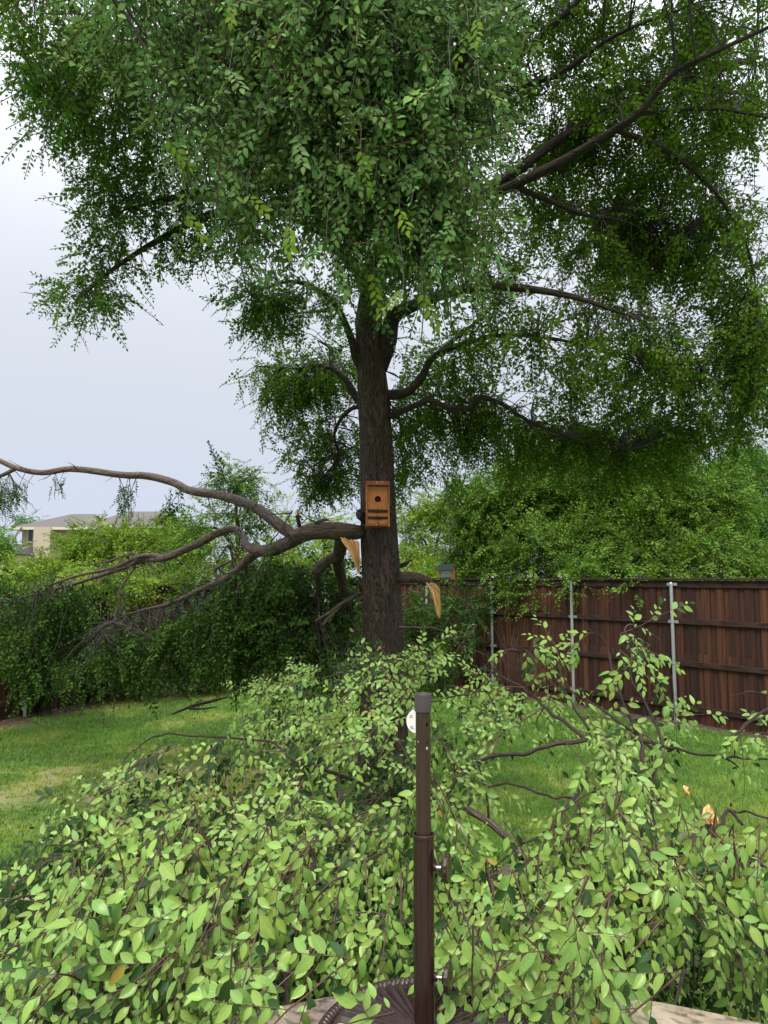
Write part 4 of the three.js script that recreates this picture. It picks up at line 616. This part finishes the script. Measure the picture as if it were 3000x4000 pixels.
fallenBranch('fallen_branch', 'bent leafy branch right of the pole with long bare dark stems', [
  [[[1740, 3110, 3.7], [1800, 3033, 3.7], [1865, 2978, 3.75], [1930, 2950, 3.75], [2039, 2950, 3.7], [2147, 2910, 3.75], [2290, 2890, 3.75]], rr(7, 0.008, 0.014)],
  [SP([[1780, 3200], [1820, 3150], [1894, 3090], [1981, 3062], [2089, 3090], [2183, 3116], [2250, 3110]]), rr(7, 0.005, 0.008)],
  [[[2530, 3350, 3.25], [2512, 3200, 3.4], [2505, 3030, 3.6], [2500, 2900, 3.8], [2440, 2760, 4.0], [2390, 2620, 4.1], [2371, 2517, 4.2], [2306, 2459, 4.2], [2263, 2409, 4.2]], rr(8, 0.018, 0.003)],
  [[[2575, 3340, 3.27], [2550, 3200, 3.45], [2552, 3020, 3.6], [2580, 2900, 3.7], [2500, 2713, 4.0], [2465, 2640, 4.1], [2480, 2480, 4.2], [2470, 2440, 4.2]], rr(7, 0.015, 0.003)],
  [[[2480, 2890, 3.8], [2600, 2915, 3.7], [2704, 2939, 3.6], [2813, 2953, 3.6], [2885, 2997, 3.6]], rr(5, 0.012, 0.004)],
  [[[2840, 2960, 3.6], [2900, 2960, 3.6], [3050, 2972, 3.6]], rr(3, 0.007, 0.005)],
  [[[2830, 2920, 3.7], [2856, 2888, 3.7], [2930, 2820, 3.8], [3050, 2740, 3.9]], rr(4, 0.012, 0.009)],
  [[[2290, 2890, 3.75], [2150, 2780, 4], [2060, 2700, 4.2], [1950, 2640, 4.4], [1850, 2600, 4.5]], rr(5, 0.013, 0.004)],
  [[[2300, 2850, 3.9], [2200, 2700, 4.2], [2120, 2600, 4.3], [2020, 2540, 4.4]], rr(4, 0.01, 0.003)],
  [[[2640, 3050, 3.6], [2560, 2940, 3.8], [2330, 2760, 4.2], [2200, 2680, 4.3]], rr(4, 0.012, 0.004)],
  [[[2850, 2720, 4.1], [2930, 2700, 4.1], [3050, 2740, 4.1]], rr(3, 0.004, 0.007)],
], [
  { poly: [[1760, 2920], [1800, 2700], [2050, 2560], [2250, 2740], [2380, 2820], [2380, 2960], [2200, 2900], [2000, 2920], [1880, 2930]], n: 104, dir: [0.0, 0.35, 0.3], leaf: 0.047, deep: 0.3, far: 0.5 },
  { poly: [[2330, 2830], [2560, 2770], [2760, 2960], [2700, 3120], [2500, 3180], [2250, 3020]], n: 104, dir: [-0.05, 0.6, 0.4], leaf: 0.052, deep: 0.25, off: -0.12 },
  { poly: [[2430, 2410], [2560, 2420], [2560, 2480], [2480, 2700], [2380, 2640]], n: 27, dir: [0.35, 0.2, 0.3], leaf: 0.052, off: -0.5, deep: 0, len: 0.7 },
  { poly: [[2120, 2520], [2260, 2380], [2280, 2520], [2180, 2640], [2000, 2600], [1930, 2500]], n: 24, dir: [0.1, 0.4, 0.2], leaf: 0.049, off: -0.4, deep: 0, len: 0.7 },
  { poly: [[2560, 2700], [2720, 2700], [2780, 2760], [2640, 2800]], n: 11, dir: [0.5, 0.3, 0.3], leaf: 0.049, off: -0.3, deep: 0, len: 0.7 },
  { poly: [[2830, 2830], [3060, 2700], [3060, 2960], [2850, 3000]], n: 21, dir: [-0.3, 0.4, 0.3], leaf: 0.046, off: -0.2, deep: 0, len: 0.8 },
  { poly: [[1690, 2880], [1860, 2900], [1880, 3150], [1800, 3420], [1690, 3420]], n: 56, dir: [0.15, 0.75, 0.3], leaf: 0.045, deep: 0.15, off: -0.1 },
], { singles: 280 });

fallenBranch('fallen_branch', 'drooping leafy branch right of the pole hanging over the stone wall', [
  [SP([[2290, 3040, 0.15], [2277, 3069], [2227, 3134], [2154, 3235], [2111, 3336], [2046, 3467], [1960, 3600]]), rr(7, 0.014, 0.004)],
  [SP([[2154, 3235], [2205, 3423], [2241, 3532], [2250, 3700], [2234, 3857], [2240, 4020]]), rr(6, 0.011, 0.005)],
  [SP([[2900, 3220, 0.2], [2850, 3165, 0.2], [2800, 3240, 0.15], [2733, 3250, 0.1], [2728, 3293]]), rr(5, 0.008, 0.016)],
  [SP([[2850, 3165, 0.2], [2950, 3180, 0.2], [3050, 3220, 0.2]]), rr(3, 0.008, 0.005)],
  [SP([[2733, 3250, 0.1], [2800, 3264], [2870, 3340], [3050, 3410]]), rr(4, 0.012, 0.008)],
  [SP([[2740, 3300, 0.2], [2748, 3373], [2748, 3460], [2690, 3640], [2661, 3749], [2581, 3814], [2451, 3944], [2380, 4010]]), rr(8, 0.017, 0.006)],
  [SP([[2680, 3700], [2672, 3800], [2655, 3870], [2610, 3980], [2590, 4060]]), rr(5, 0.007, 0.005)],
  [SP([[2110, 3330], [1960, 3450], [1820, 3560], [1740, 3620]]), rr(4, 0.006, 0.003)],
  [SP([[2154, 3240], [2050, 3290], [1920, 3400], [1800, 3500]]), rr(4, 0.006, 0.003)],
  [SP([[2840, 3560], [2870, 3680], [2900, 3800], [2915, 3860]]), rr(4, 0.007, 0.003)],
  [SP([[2510, 3280, 0.3], [2560, 3380, 0.2], [2640, 3480, 0.1], [2680, 3700]]), rr(4, 0.01, 0.006)],
], [
  { poly: [[1700, 3420], [1850, 3300], [2000, 3480], [2200, 3330], [2420, 3180], [2800, 3230], [3050, 3380], [3050, 3700], [2850, 3650], [2640, 3760], [2450, 3730], [2330, 3850], [2150, 3950], [1900, 4000], [1700, 3900]], hole: [[[1820, 3380], [2080, 3350], [2080, 3480], [1850, 3560]]], n: 366, dir: [-0.05, 0.9, 0.35], leaf: 0.043, deep: 0.3, far: 0.6 },
  { poly: [[1700, 3620], [2150, 3600], [2300, 3750], [2250, 3950], [2100, 4080], [1720, 4080]], n: 159, dir: [-0.1, 0.85, 0.4], leaf: 0.044, off: -0.12, deep: 0.1 },
  { poly: [[1760, 3760], [2150, 3650], [2420, 3780], [2400, 3950], [2250, 4060], [1850, 4060]], n: 134, dir: [-0.1, 0.85, 0.3], leaf: 0.042, off: -0.26, deep: 0 },
  { poly: [[2300, 3230], [2760, 3280], [2700, 3560], [2350, 3560]], n: 73, dir: [0, 0.85, 0.4], leaf: 0.049, off: -0.15, deep: 0 },
  { poly: [[2000, 3330], [2600, 3250], [2650, 3420], [2050, 3470]], n: 60, dir: [0, 0.8, 0.3], leaf: 0.046, off: -0.05, deep: 0 },
  { poly: [[2180, 3800], [2440, 3800], [2440, 3980], [2200, 4020]], n: 60, dir: [0, 0.8, 0.3], leaf: 0.044, off: -0.25, deep: 0 },
  { poly: [[2740, 3300], [2980, 3320], [2960, 3560], [2780, 3560]], n: 32, dir: [0.1, 0.85, 0.4], leaf: 0.049, off: -0.2, deep: 0 },
  { poly: [[2350, 3600], [3060, 3600], [3060, 3880], [2350, 3850]], n: 207, dir: [0.2, 0.4, 0.2], leaf: 0.039, off: 0.75, deep: 0.7, far: 1.3, sag: 0.3 },
  { poly: [[1700, 3450], [2600, 3400], [2800, 3700], [1700, 3800]], n: 159, dir: [0, 0.7, 0.2], leaf: 0.039, off: 0.6, deep: 0.8, far: 1.2 },
  { poly: [[1680, 3420], [2000, 3500], [2250, 3350], [2800, 3300], [3060, 3450], [3060, 3800], [2300, 3900], [2000, 4050], [1700, 4050]], n: 420, dir: [0, 0.6, 0.2], leaf: 0.048, off: 0.3, deep: 1, far: 0.75, pale: 0.06 },  // dark leaves laid underneath as painted shade between the pale ones
], { singles: 300, extra: (t, o) => {
  const lg = mesh('thick_stem', tube(PP([[1880, 3440, 3.1], [1990, 3415, 3.1], [2150, 3385, 3.15], [2330, 3365, 3.2], [2520, 3330, 3.25], [2680, 3270, 3.3], [2745, 3215, 3.3], [2768, 3165, 3.3]]), [0.02, 0.036, 0.042, 0.044, 0.045, 0.043, 0.04, 0.03], { sides: 20, bump: 0.18, freq: 14, ridge: 0.004, o }), M.lichen, t);
  mesh('torn_end', [splinter([[P(2738, 3215, 3.24), P(2790, 3215, 3.24)], [P(2742, 3190, 3.23), P(2790, 3190, 3.24)], [P(2752, 3165, 3.24), P(2784, 3165, 3.25)], [P(2764, 3140, 3.26), P(2772, 3140, 3.26)]], o, 5, 0.014)], M.torn, lg);
  mesh('torn_end', splinter([[P(2676, 3072, 3.5), P(2690, 3072, 3.5)], [P(2678, 3090, 3.5), P(2692, 3090, 3.5)], [P(2682, 3110, 3.5), P(2688, 3110, 3.5)]], o, 2, 0.006), M.torn, t);
} });
{ // lichen covered stick and the small things on the lawn
  const a = P(1782, 3151, 3.9), t = thing('fallen_stick', 'grey lichen covered bare stick leaning down over the lawn right of the pole', 'stick', a);
  mesh('bark', tube(PP([[1760, 3135, 3.95], [1896, 3201, 3.8], [2004, 3296, 3.6], [2040, 3350, 3.5]]), [0.014, 0.019, 0.021, 0.02], { sides: 12, bump: 0.2, freq: 18, o: a }), M.lichen, t);
  mesh('side_twig', tube(PP([[1910, 3210, 3.78], [1900, 3100, 3.8], [1870, 2990, 3.8]]), [0.007, 0.006, 0.003], { sides: 7, o: a }), M.stem, t);
  const b = G(790, 14); const s = thing('fallen_stick', 'dark bare forked stick lying on the lawn in front of the back shrubs', 'stick', P(780, 2752, 10.6));
  mesh('bark', tube(PP([[670, 2790, 10.2], [760, 2755, 10.4], [830, 2738, 10.5], [890, 2722, 10.6]]), [0.012, 0.026, 0.024, 0.012], { sides: 8, bump: 0.2, o: s.position }), M.stem, s);
  mesh('fork', tube(PP([[740, 2768, 10.35], [800, 2768, 10.3], [850, 2760, 10.3]]), [0.018, 0.014, 0.005], { sides: 8, bump: 0.2, o: s.position }), M.stem, s);
  // weeds at the foot of the wall
  const w = P(1860, 3390, 3.0), wt = thing('weed_clump', 'bright green weed clump in the gap below the thick grey stem', 'weeds', V(w.x, 0, w.z - 0.6)); const cr = new Crown(SPRAY), tw = new Twigs();
  for (let i = 0; i < 70; i++) { const e = P(R(1760, 1960), R(3330, 3480), 3.0 + R(0, 0.5)), b0 = wt.position.clone().add(V(R(-0.2, 0.2), 0, R(-0.2, 0.2))); tw.add([b0, b0.clone().lerp(e, 0.5).add(V(0, 0.1, 0)), e], 0.004, 0.001); cr.add(frame(rv().add(V(0, -0.6, 0)), UP.clone().addScaledVector(rv(), 0.6), R(0.4, 0.6), e), C(0.75, 1.05, 0.35)); }
  cr.build('leaves', LEAF.fresh, wt, wt.position); tw.build('stalks', M.twig, wt, wt.position);
  // reddish bare shrub at the fence
  const bs = G(2010, 12.6), sh = thing('bare_shrub', 'leafless reddish shrub standing before the right fence', 'shrub', bs); const tws = new Twigs();
  for (let i = 0; i < 46; i++) { const top = P(R(1880, 2170), R(2430, 2640), R(12.2, 13)), m = bs.clone().lerp(top, 0.5).add(V(R(-0.15, 0.15), 0.15, 0)); tws.add([bs.clone().add(V(R(-0.15, 0.15), 0, R(-0.1, 0.1))), m, top], 0.011, 0.003); tws.add([m, m.clone().lerp(top, 0.6).add(V(R(-0.25, 0.25), 0.2, R(-0.1, 0.1)))], 0.006, 0.002); }
  tws.build('stems', M.twig, sh, bs);
}

// ---------------------------------------------------------------- curved stone seat wall, patio
const WC = V(0.25, 0, -0.49), WY = 1.391, RO = 1.58;
{
  const t = thing('stone_wall', 'low curved stone wall with weathered cream and pinkish cap stones under the umbrella stand', 'stone wall', V(WC.x, 0, WC.z));
  const tones = [[0.33, 0.275, 0.20], [0.22, 0.175, 0.145], [0.30, 0.25, 0.19], [0.27, 0.23, 0.18], [0.34, 0.28, 0.21]];
  const stoneMap = dataTex(256, 256, (u, v) => { const l = Math.max(0, tile(u, v, 4, 4, 5, 2) - 0.05), sp = Math.max(0, tile(u, v, 14, 14, 3, 8) - 0.28), k = 0.92 + 0.3 * tile(u, v, 2, 2, 4, 4) - 1.1 * l - 1.6 * sp; return [k, k * 0.985, k * 0.96]; }, true);
  const mats = tones.map((c, i) => std('limestone ' + i, C(...c), 0.85, { map: stoneMap, bumpMap: speck, bumpScale: 0.008 }));
  const stone = (a0, a1, r0, r1, y0, y1, sd2) => { const nx = 10, g = new THREE.BoxGeometry(1, 1, 1, nx, 3, 5), p = g.attributes.position, uv = g.attributes.uv; for (let i = 0; i < p.count; i++) { let x = p.getX(i) + 0.5, y = p.getY(i) + 0.5, z = p.getZ(i) + 0.5; const ed = Math.min(x, 1 - x) < 0.01 || Math.min(z, 1 - z) < 0.01, a = a0 + (a1 - a0) * x, r = r0 + (r1 - r0) * z, X = Math.sin(a) * r, Z = -Math.cos(a) * r, Y = y0 + (y1 - y0) * y, q = 0.012 * noise(X * 9 + sd2, Y * 9, Z * 9) + 0.005 * noise(X * 31, Y * 31, Z * 31 + sd2), sh = ed && (y < 0.01 || y > 0.99) ? 0.992 : 1; p.setXYZ(i, X * sh + q, Y + q * 0.5 - (ed && y > 0.99 ? 0.008 : 0), Z * sh + q); uv.setXY(i, X * 1.3 + sd2 * 0.37, (Math.abs(g.attributes.normal.getY(i)) > 0.5 ? Z : Y) * 1.3); } g.computeVertexNormals(); return toCreasedNormals(g, 0.7); };
  let a = -1.45, k = 0; const cuts = [-1.45, -1.0, -0.62, -0.16, 0.13, 0.72, 1.2, 1.5];
  for (let i = 0; i < cuts.length - 1; i++) mesh('cap_stone', stone(cuts[i] + 0.004, cuts[i + 1] - 0.004, 1.14, RO + 0.01 * (i % 2), WY - 0.11, WY, i * 3.7), mats[[2, 3, 1, 1, 0, 4, 2][i]], t);
  for (let row = 0; row < 9; row++) { let b = -1.45 - (row % 2) * 0.1; const y0 = row * 0.147, y1 = row === 8 ? WY - 0.115 : y0 + 0.142; while (b < 1.5) { const e = b + R(0.17, 0.32); mesh('stone', stone(b + 0.004, e - 0.004, 1.24, RO - 0.07 + R(-0.012, 0.012), y0 + 0.002, y1, row * 5 + b), mats[Math.floor(rng() * 5)], t); b = e; } }
}
{
  const s = new THREE.Shape(); s.absarc(0, 0, 1.22, 0, Math.PI * 2, false); const disc = new THREE.CylinderGeometry(1.22, 1.22, 0.95, 48).translate(WC.x, 0.475, WC.z);
  mesh('patio', [disc, bx(9, 0.94, 7, 0, 0.47, 3.6)], std('patio concrete', C(0.36, 0.33, 0.29), 0.85, { map: speck, bumpMap: speck, bumpScale: 0.004 }), scene, 'structure');
}

// ---------------------------------------------------------------- umbrella stand
{
  const bp = V(0.0955, WY + 0.004, -1.78), t = thing('umbrella_stand', 'brown metal umbrella stand with ribbed round base and telescoping pole on the stone wall', 'umbrella stand', bp);
  const yTop = EYE - 0.285 - bp.y, yJ = EYE - 0.622 - bp.y;
  // pleated base
  const pol = (ro, ri, f, na, nr) => { const pos = [], uv = [], idx = []; for (let j = 0; j <= nr; j++) for (let i = 0; i <= na; i++) { const a = i / na * Math.PI * 2, r = ri + (ro - ri) * j / nr; pos.push(Math.cos(a) * r, f(r, a), Math.sin(a) * r); uv.push(Math.cos(a) * r, Math.sin(a) * r); } for (let j = 0; j < nr; j++) for (let i = 0; i < na; i++) { const q = j * (na + 1) + i; idx.push(q, q + 1, q + na + 1, q + 1, q + na + 2, q + na + 1); } const g = new THREE.BufferGeometry(); g.setAttribute('position', new THREE.Float32BufferAttribute(pos, 3)); g.setAttribute('uv', new THREE.Float32BufferAttribute(uv, 2)); g.setIndex(idx); g.computeVertexNormals(); return g; };
  const tri = (x) => { const q = x - Math.floor(x); return q < 0.5 ? q * 2 : 2 - q * 2; };
  const RB = 0.272, RI = 0.232, base = mesh('base', pol(RI, 0.04, (r, a) => { const e = Math.min(1, (RI - r) / 0.012, (r - 0.04) / 0.02 + 0.35); return 0.016 + 0.014 * (1 - (r - 0.04) / (RI - 0.04)) + e * 0.02 * (r / RI) * Math.pow(tri(a / (Math.PI * 2) * 50), 0.8); }, 864, 16), M.bronze, t);
  mesh('rim', [pol(RB, RI - 0.002, (r, a) => { const q = (r - RI) / (RB - RI), e = Math.sin(Math.PI * Math.min(1, Math.max(0, q))); return 0.012 * (1 - q) + 0.018 * Math.sqrt(Math.max(0, e)) + 0.004 * e * (tri(a / (Math.PI * 2) * 120) > 0.45 ? 1 : 0); }, 960, 10), new THREE.CylinderGeometry(RB, RB, 0.006, 96, 1, true).translate(0, 0.003, 0)], M.bronze, base);
  const lathe = (pts, n = 40) => new THREE.LatheGeometry(pts.map((p) => new THREE.Vector2(...p)), n);
  mesh('hub', lathe([[0.052, 0.0], [0.05, 0.028], [0.044, 0.036], [0.036, 0.04], [0.03, 0.06], [0.0255, 0.062]]), M.bronze, base);
  mesh('lower_tube', lathe([[0.025, 0.02], [0.025, yJ - 0.004], [0.0262, yJ - 0.004], [0.0262, yJ + 0.004], [0.0255, yJ + 0.006], [0.0232, yJ + 0.006], [0.0225, yJ + 0.002], [0.0222, yJ - 0.1]], 56), M.bronze, t);
  const ev = new Evaluator(); ev.attributes = ['position', 'normal', 'uv'];
  let ub = new Brush(lathe([[0.0145, yJ - 0.2], [0.018, yJ - 0.2], [0.018, yTop - 0.01], [0.0145, yTop - 0.01], [0.0145, yJ - 0.2]], 48)); ub.updateMatrixWorld();
  for (const [y, an, r] of [[yTop - 0.072, 0.55, 0.0042], [yTop - 0.115, 0.55, 0.0025]]) { const c = new Brush(new THREE.CylinderGeometry(r, r, 0.012, 20).rotateX(Math.PI / 2).scale(0.75, 1.3, 1)); c.position.set(Math.sin(an) * 0.017, y, Math.cos(an) * 0.017); c.rotation.y = an; c.updateMatrixWorld(); ub = ev.evaluate(ub, c, SUBTRACTION); ub.updateMatrixWorld(); }
  mesh('upper_tube', ub.geometry, M.bronzeUp, t);
  mesh('inner_tube', new THREE.CylinderGeometry(0.0143, 0.0143, 0.3, 24).translate(0, yTop - 0.16, 0), M.black, t);
  mesh('cap', lathe([[0.0182, yTop - 0.042], [0.0208, yTop - 0.042], [0.0208, yTop - 0.001], [0.0202, yTop], [0.018, yTop], [0.0172, yTop - 0.002], [0.0165, yTop - 0.012], [0.0, yTop - 0.012]], 48), M.capGrey, t);
  for (const [y, dx] of [[yJ - 0.072, 0], [yJ - 0.322, 0.002]]) {
    const k = new THREE.Group(); k.name = 'knob'; k.position.set(0.024, y, 0.002); t.add(k);
    mesh('bolt', new THREE.CylinderGeometry(0.0042, 0.0042, 0.026, 16).rotateZ(Math.PI / 2).translate(0.012, 0, 0), M.chrome, k);
    mesh('nut', new THREE.CylinderGeometry(0.009, 0.009, 0.006, 6).rotateZ(Math.PI / 2).translate(0.003, 0, 0), M.bronze, k);
    const s = new THREE.Shape(); for (let i = 0; i <= 96; i++) { const a = i / 96 * Math.PI * 2, r = 0.0275 + 0.0006 * Math.cos(a * 12); i ? s.lineTo(Math.cos(a) * r, Math.sin(a) * r) : s.moveTo(r, 0); }
    mesh('hand_wheel', [new THREE.ExtrudeGeometry(s, { depth: 0.006, bevelEnabled: true, bevelSize: 0.002, bevelThickness: 0.002, bevelSegments: 2 }).rotateY(Math.PI / 2).translate(0.027, 0, 0), new THREE.CylinderGeometry(0.011, 0.013, 0.008, 20).rotateZ(Math.PI / 2).translate(0.022, 0, 0)], M.bronze, k); k.rotation.set(0, -0.3, 0.03); k.scale.setScalar(1.1);
  }
  for (const [y, an, r] of [[yTop - 0.128, 0.5, 0.0026], [yTop - 0.113, -0.8, 0.0016]]) { const m = mesh('paint_chip', new THREE.SphereGeometry(r, 8, 6).scale(1.2, 1.5, 0.25), M.screw, t); m.position.set(Math.sin(an) * 0.018, y, Math.cos(an) * 0.018); m.rotation.y = an; }
  // dial clipped behind the pole
  const d = thing('dial_thermometer', 'round white dial half hidden behind the top of the umbrella pole', 'thermometer', P(1627, 2818, 1.79)); d.rotation.set(-0.15, -0.62, 0.1);
  const dial = (() => { const c = document.createElement('canvas'); c.width = c.height = 256; const x = c.getContext('2d'); x.fillStyle = '#f1f0ec'; x.fillRect(0, 0, 256, 256); x.fillStyle = '#222'; x.translate(128, 128); for (let i = 0; i < 60; i++) { x.save(); x.rotate(i / 60 * 6.2832); x.fillRect(-1, -106, 2, i % 5 ? 6 : 12); x.restore(); } const tx = new THREE.CanvasTexture(c); tx.colorSpace = THREE.SRGBColorSpace; return tx; })();
  mesh('case', lathe([[0, -0.006], [0.027, -0.006], [0.0285, -0.003], [0.0285, 0.003], [0.027, 0.0045], [0.0255, 0.0035]], 48).rotateX(Math.PI / 2), M.white, d);
  mesh('face', new THREE.CircleGeometry(0.0256, 48).translate(0, 0, 0.0035), std('dial print', C(0.8, 0.8, 0.8), 0.5, { map: dial }), d);
  for (const [x, y, rz] of [[-0.0125, 0.0125, 0.5], [-0.0135, -0.0135, -0.4]]) mesh('numeral', [bx(0.0012, 0.006, 0.0004, -0.003, 0, 0), bx(0.0012, 0.006, 0.0004, 0, 0, 0), bx(0.004, 0.0012, 0.0004, 0.0035, 0.0025, 0), bx(0.004, 0.0012, 0.0004, 0.0035, -0.0025, 0)], M.ink, d).position.set(x, y, 0.0039);
}

// ---------------------------------------------------------------- bird box on the trunk
{
  const d = 7.62, k = d / F, o = P(1475, 2058, d), t = thing('bird_box', 'orange stained wooden bird box with round hole fixed to the tree trunk', 'bird box', o); t.rotation.y = 0.03; t.rotation.z = -0.006;
  const w = 93 * k, h = 178 * k, dp = 0.15, fw = 80 * k;
  const ev = new Evaluator(); ev.attributes = ['position', 'normal', 'uv'];
  const uvw = (g, s = 1) => { const p = g.attributes.position, u = g.attributes.uv; for (let i = 0; i < p.count; i++) u.setXY(i, p.getX(i) * 2.6 + 0.3, p.getY(i) * 1.6 * s + p.getZ(i)); return g; };
  const fb = new Brush(bx(fw, h * 0.84, 0.018, 0, h * 0.47, 0)); fb.updateMatrixWorld(); const hc = new Brush(new THREE.CylinderGeometry(12.6 * k, 12.6 * k, 0.1, 40).rotateX(Math.PI / 2)); hc.position.set(0, (2058 - 1949.5) * k, 0); hc.updateMatrixWorld();
  mesh('front_panel', uvw(ev.evaluate(fb, hc, SUBTRACTION).geometry), M.cedar, t);
  for (const s of [-1, 1]) mesh('side_panel', uvw(rbx(0.018, h * 0.93, dp, s * (w / 2 - 0.008), h * 0.465, -dp / 2 + 0.03)), M.cedar, t);
  mesh('back_panel', bx(w * 0.92, h * 0.98, 0.016, 0, h * 0.49, -dp + 0.03), M.cedarRed, t);
  mesh('floor_panel', uvw(rbx(fw, 0.02, dp - 0.03, 0, 0.018, -dp / 2 + 0.01)), M.cedarRed, t);
  const rf = mesh('roof', [uvw(rbx(w + 0.004, 17 * k, 0.02, 0, h - 9 * k, 0.062)), uvw(rbx(w + 0.004, 0.016, dp + 0.03, 0, h - 0.012, -0.02).rotateX(-0.06))], M.cedarRed, t);
  mesh('screw', new THREE.SphereGeometry(0.006, 10, 6).scale(1, 1, 0.4).translate(-0.011, h - 6 * k, 0.074), M.screw, rf); mesh('screw_001', new THREE.SphereGeometry(0.0065, 10, 6).scale(1, 1, 0.4).translate(0.045, h - 6 * k, 0.074), M.screw, rf);
  for (const y of [2058 - 1996, 2058 - 2022]) mesh('bark_perch', tube([V(-fw / 2 + 0.004, y * k, 0.012), V(0, y * k - 0.002, 0.016), V(fw / 2 - 0.004, y * k, 0.012)], [0.015, 0.017, 0.014], { sides: 12, bump: 0.25, freq: 18 }), M.stem, t);
  mesh('knot', [tube([V(-0.07, h * 0.545, 0.0085), V(-0.035, h * 0.525, 0.0088), V(-0.018, h * 0.49, 0.0088)], [0.001, 0.0035, 0.0015], { sides: 6 }), tube([V(0.025, h * 0.55, 0.0085), V(0.045, h * 0.575, 0.0088), V(0.07, h * 0.58, 0.0085)], [0.0035, 0.003, 0.001], { sides: 6 }), tube([V(-0.02, h * 0.75, 0.0085), V(-0.012, h * 0.73, 0.0088)], [0.003, 0.001], { sides: 6 })], M.cedarRed, t);
  mesh('lower_board', uvw(rbx(fw, 0.03, 0.012, 0, 0.022, 0.006)), M.cedarRed, t);
  mesh('screw_002', new THREE.SphereGeometry(0.006, 10, 6).scale(1, 1, 0.4).translate(-0.012, 0.022, 0.0125), M.screw, t);
}

// ---------------------------------------------------------------- hanging bird feeder
{
  const d = 7.6, k = d / F, o = P(1746, 2264, d), t = thing('bird_feeder', 'hanging bird feeder with green roof and orange cedar ends before the fence corner', 'bird feeder', o); t.rotation.y = -0.42; t.rotation.z = 0.02;
  const w = 44 * k, h = 50 * k, dp = 0.10, yE = h * 0.93;
  const endShape = () => { const s = new THREE.Shape(); s.moveTo(-dp / 2, 0); s.lineTo(dp / 2, 0); s.lineTo(dp / 2 * 0.9, yE * 0.85); s.lineTo(0, yE * 1.18); s.lineTo(-dp / 2 * 0.9, yE * 0.85); s.closePath(); for (const y of [0.28, 0.55, 0.82]) { const q = new THREE.Path(); q.moveTo(0, h * (y - 0.09)); q.lineTo(0.011, h * y); q.lineTo(0, h * (y + 0.09)); q.lineTo(-0.011, h * y); q.closePath(); s.holes.push(q); } return new THREE.ExtrudeGeometry(s, { depth: 0.012, bevelEnabled: true, bevelSize: 0.0015, bevelThickness: 0.0015, bevelSegments: 1 }).rotateY(Math.PI / 2); };
  mesh('end_panel', endShape().translate(w / 2, 0, 0), M.cedar, t); mesh('end_panel_001', endShape().translate(-w / 2 - 0.012, 0, 0), M.cedar, t);
  mesh('seed', rbx(w - 0.004, h * 0.5, dp * 0.6, 0, h * 0.29, 0, 0.008), std('bird seed', C(0.13, 0.10, 0.08), 0.9, { bumpMap: speck, bumpScale: 0.01 }), t);
  for (const s of [-1, 1]) mesh('window_pane', bx(w - 0.002, h * 0.78, 0.002, 0, h * 0.45, s * dp * 0.4), (() => { const m = new THREE.MeshPhysicalMaterial({ color: C(0.75, 0.78, 0.78), roughness: 0.12, transmission: 0.8, thickness: 0 }); m.name = 'clear plastic'; return m; })(), t);
  mesh('tray', [rbx(w + 0.02, 0.012, dp + 0.01, 0, 0.004, 0), rbx(w, 0.02, 0.008, 0, 0.015, dp / 2), rbx(w, 0.02, 0.008, 0, 0.015, -dp / 2)], M.capGrey, t);
  for (const s of [-1, 1]) { const g = rbx(w + 0.055, 0.012, 0.105, 0, 0, 0.045, 0.004).rotateX(s > 0 ? 0.62 : Math.PI - 0.62).translate(0, yE * 1.22, 0); mesh('roof_panel', g, M.feederGreen, t); }
  const top = P(1756, 2100, d).sub(o), yR = yE * 1.22; const inv = new THREE.Euler().copy(t.rotation); top.applyEuler(new THREE.Euler(0, 0.42, 0));
  mesh('hanger_wire', [tube([V(-w / 2 - 0.004, yE * 0.8, 0), V(-0.035, yR + 0.03, 0), V(-0.005, yR + 0.07, 0)], [0.002, 0.002, 0.002], { sides: 6 }), tube([V(w / 2 + 0.004, yE * 0.8, 0), V(0.035, yR + 0.03, 0), V(0.005, yR + 0.07, 0)], [0.002, 0.002, 0.002], { sides: 6 }), tube([V(0, yR + 0.065, 0), V(0, yR + 0.09, 0), V(-0.016, yR + 0.125, 0), V(-0.008, yR + 0.16, 0), V(0.02, yR + 0.21, 0), V(0.036, yR + 0.26, 0), V(0.03, yR + 0.5, 0), V(0.02, yR + 1.35, -0.1)], [0.0045, 0.0045, 0.0042, 0.0042, 0.0042, 0.004, 0.002, 0.002], { sides: 8 })], std('green wire', C(0.10, 0.17, 0.14), 0.5), t);
}

renderer.render(scene, camera);
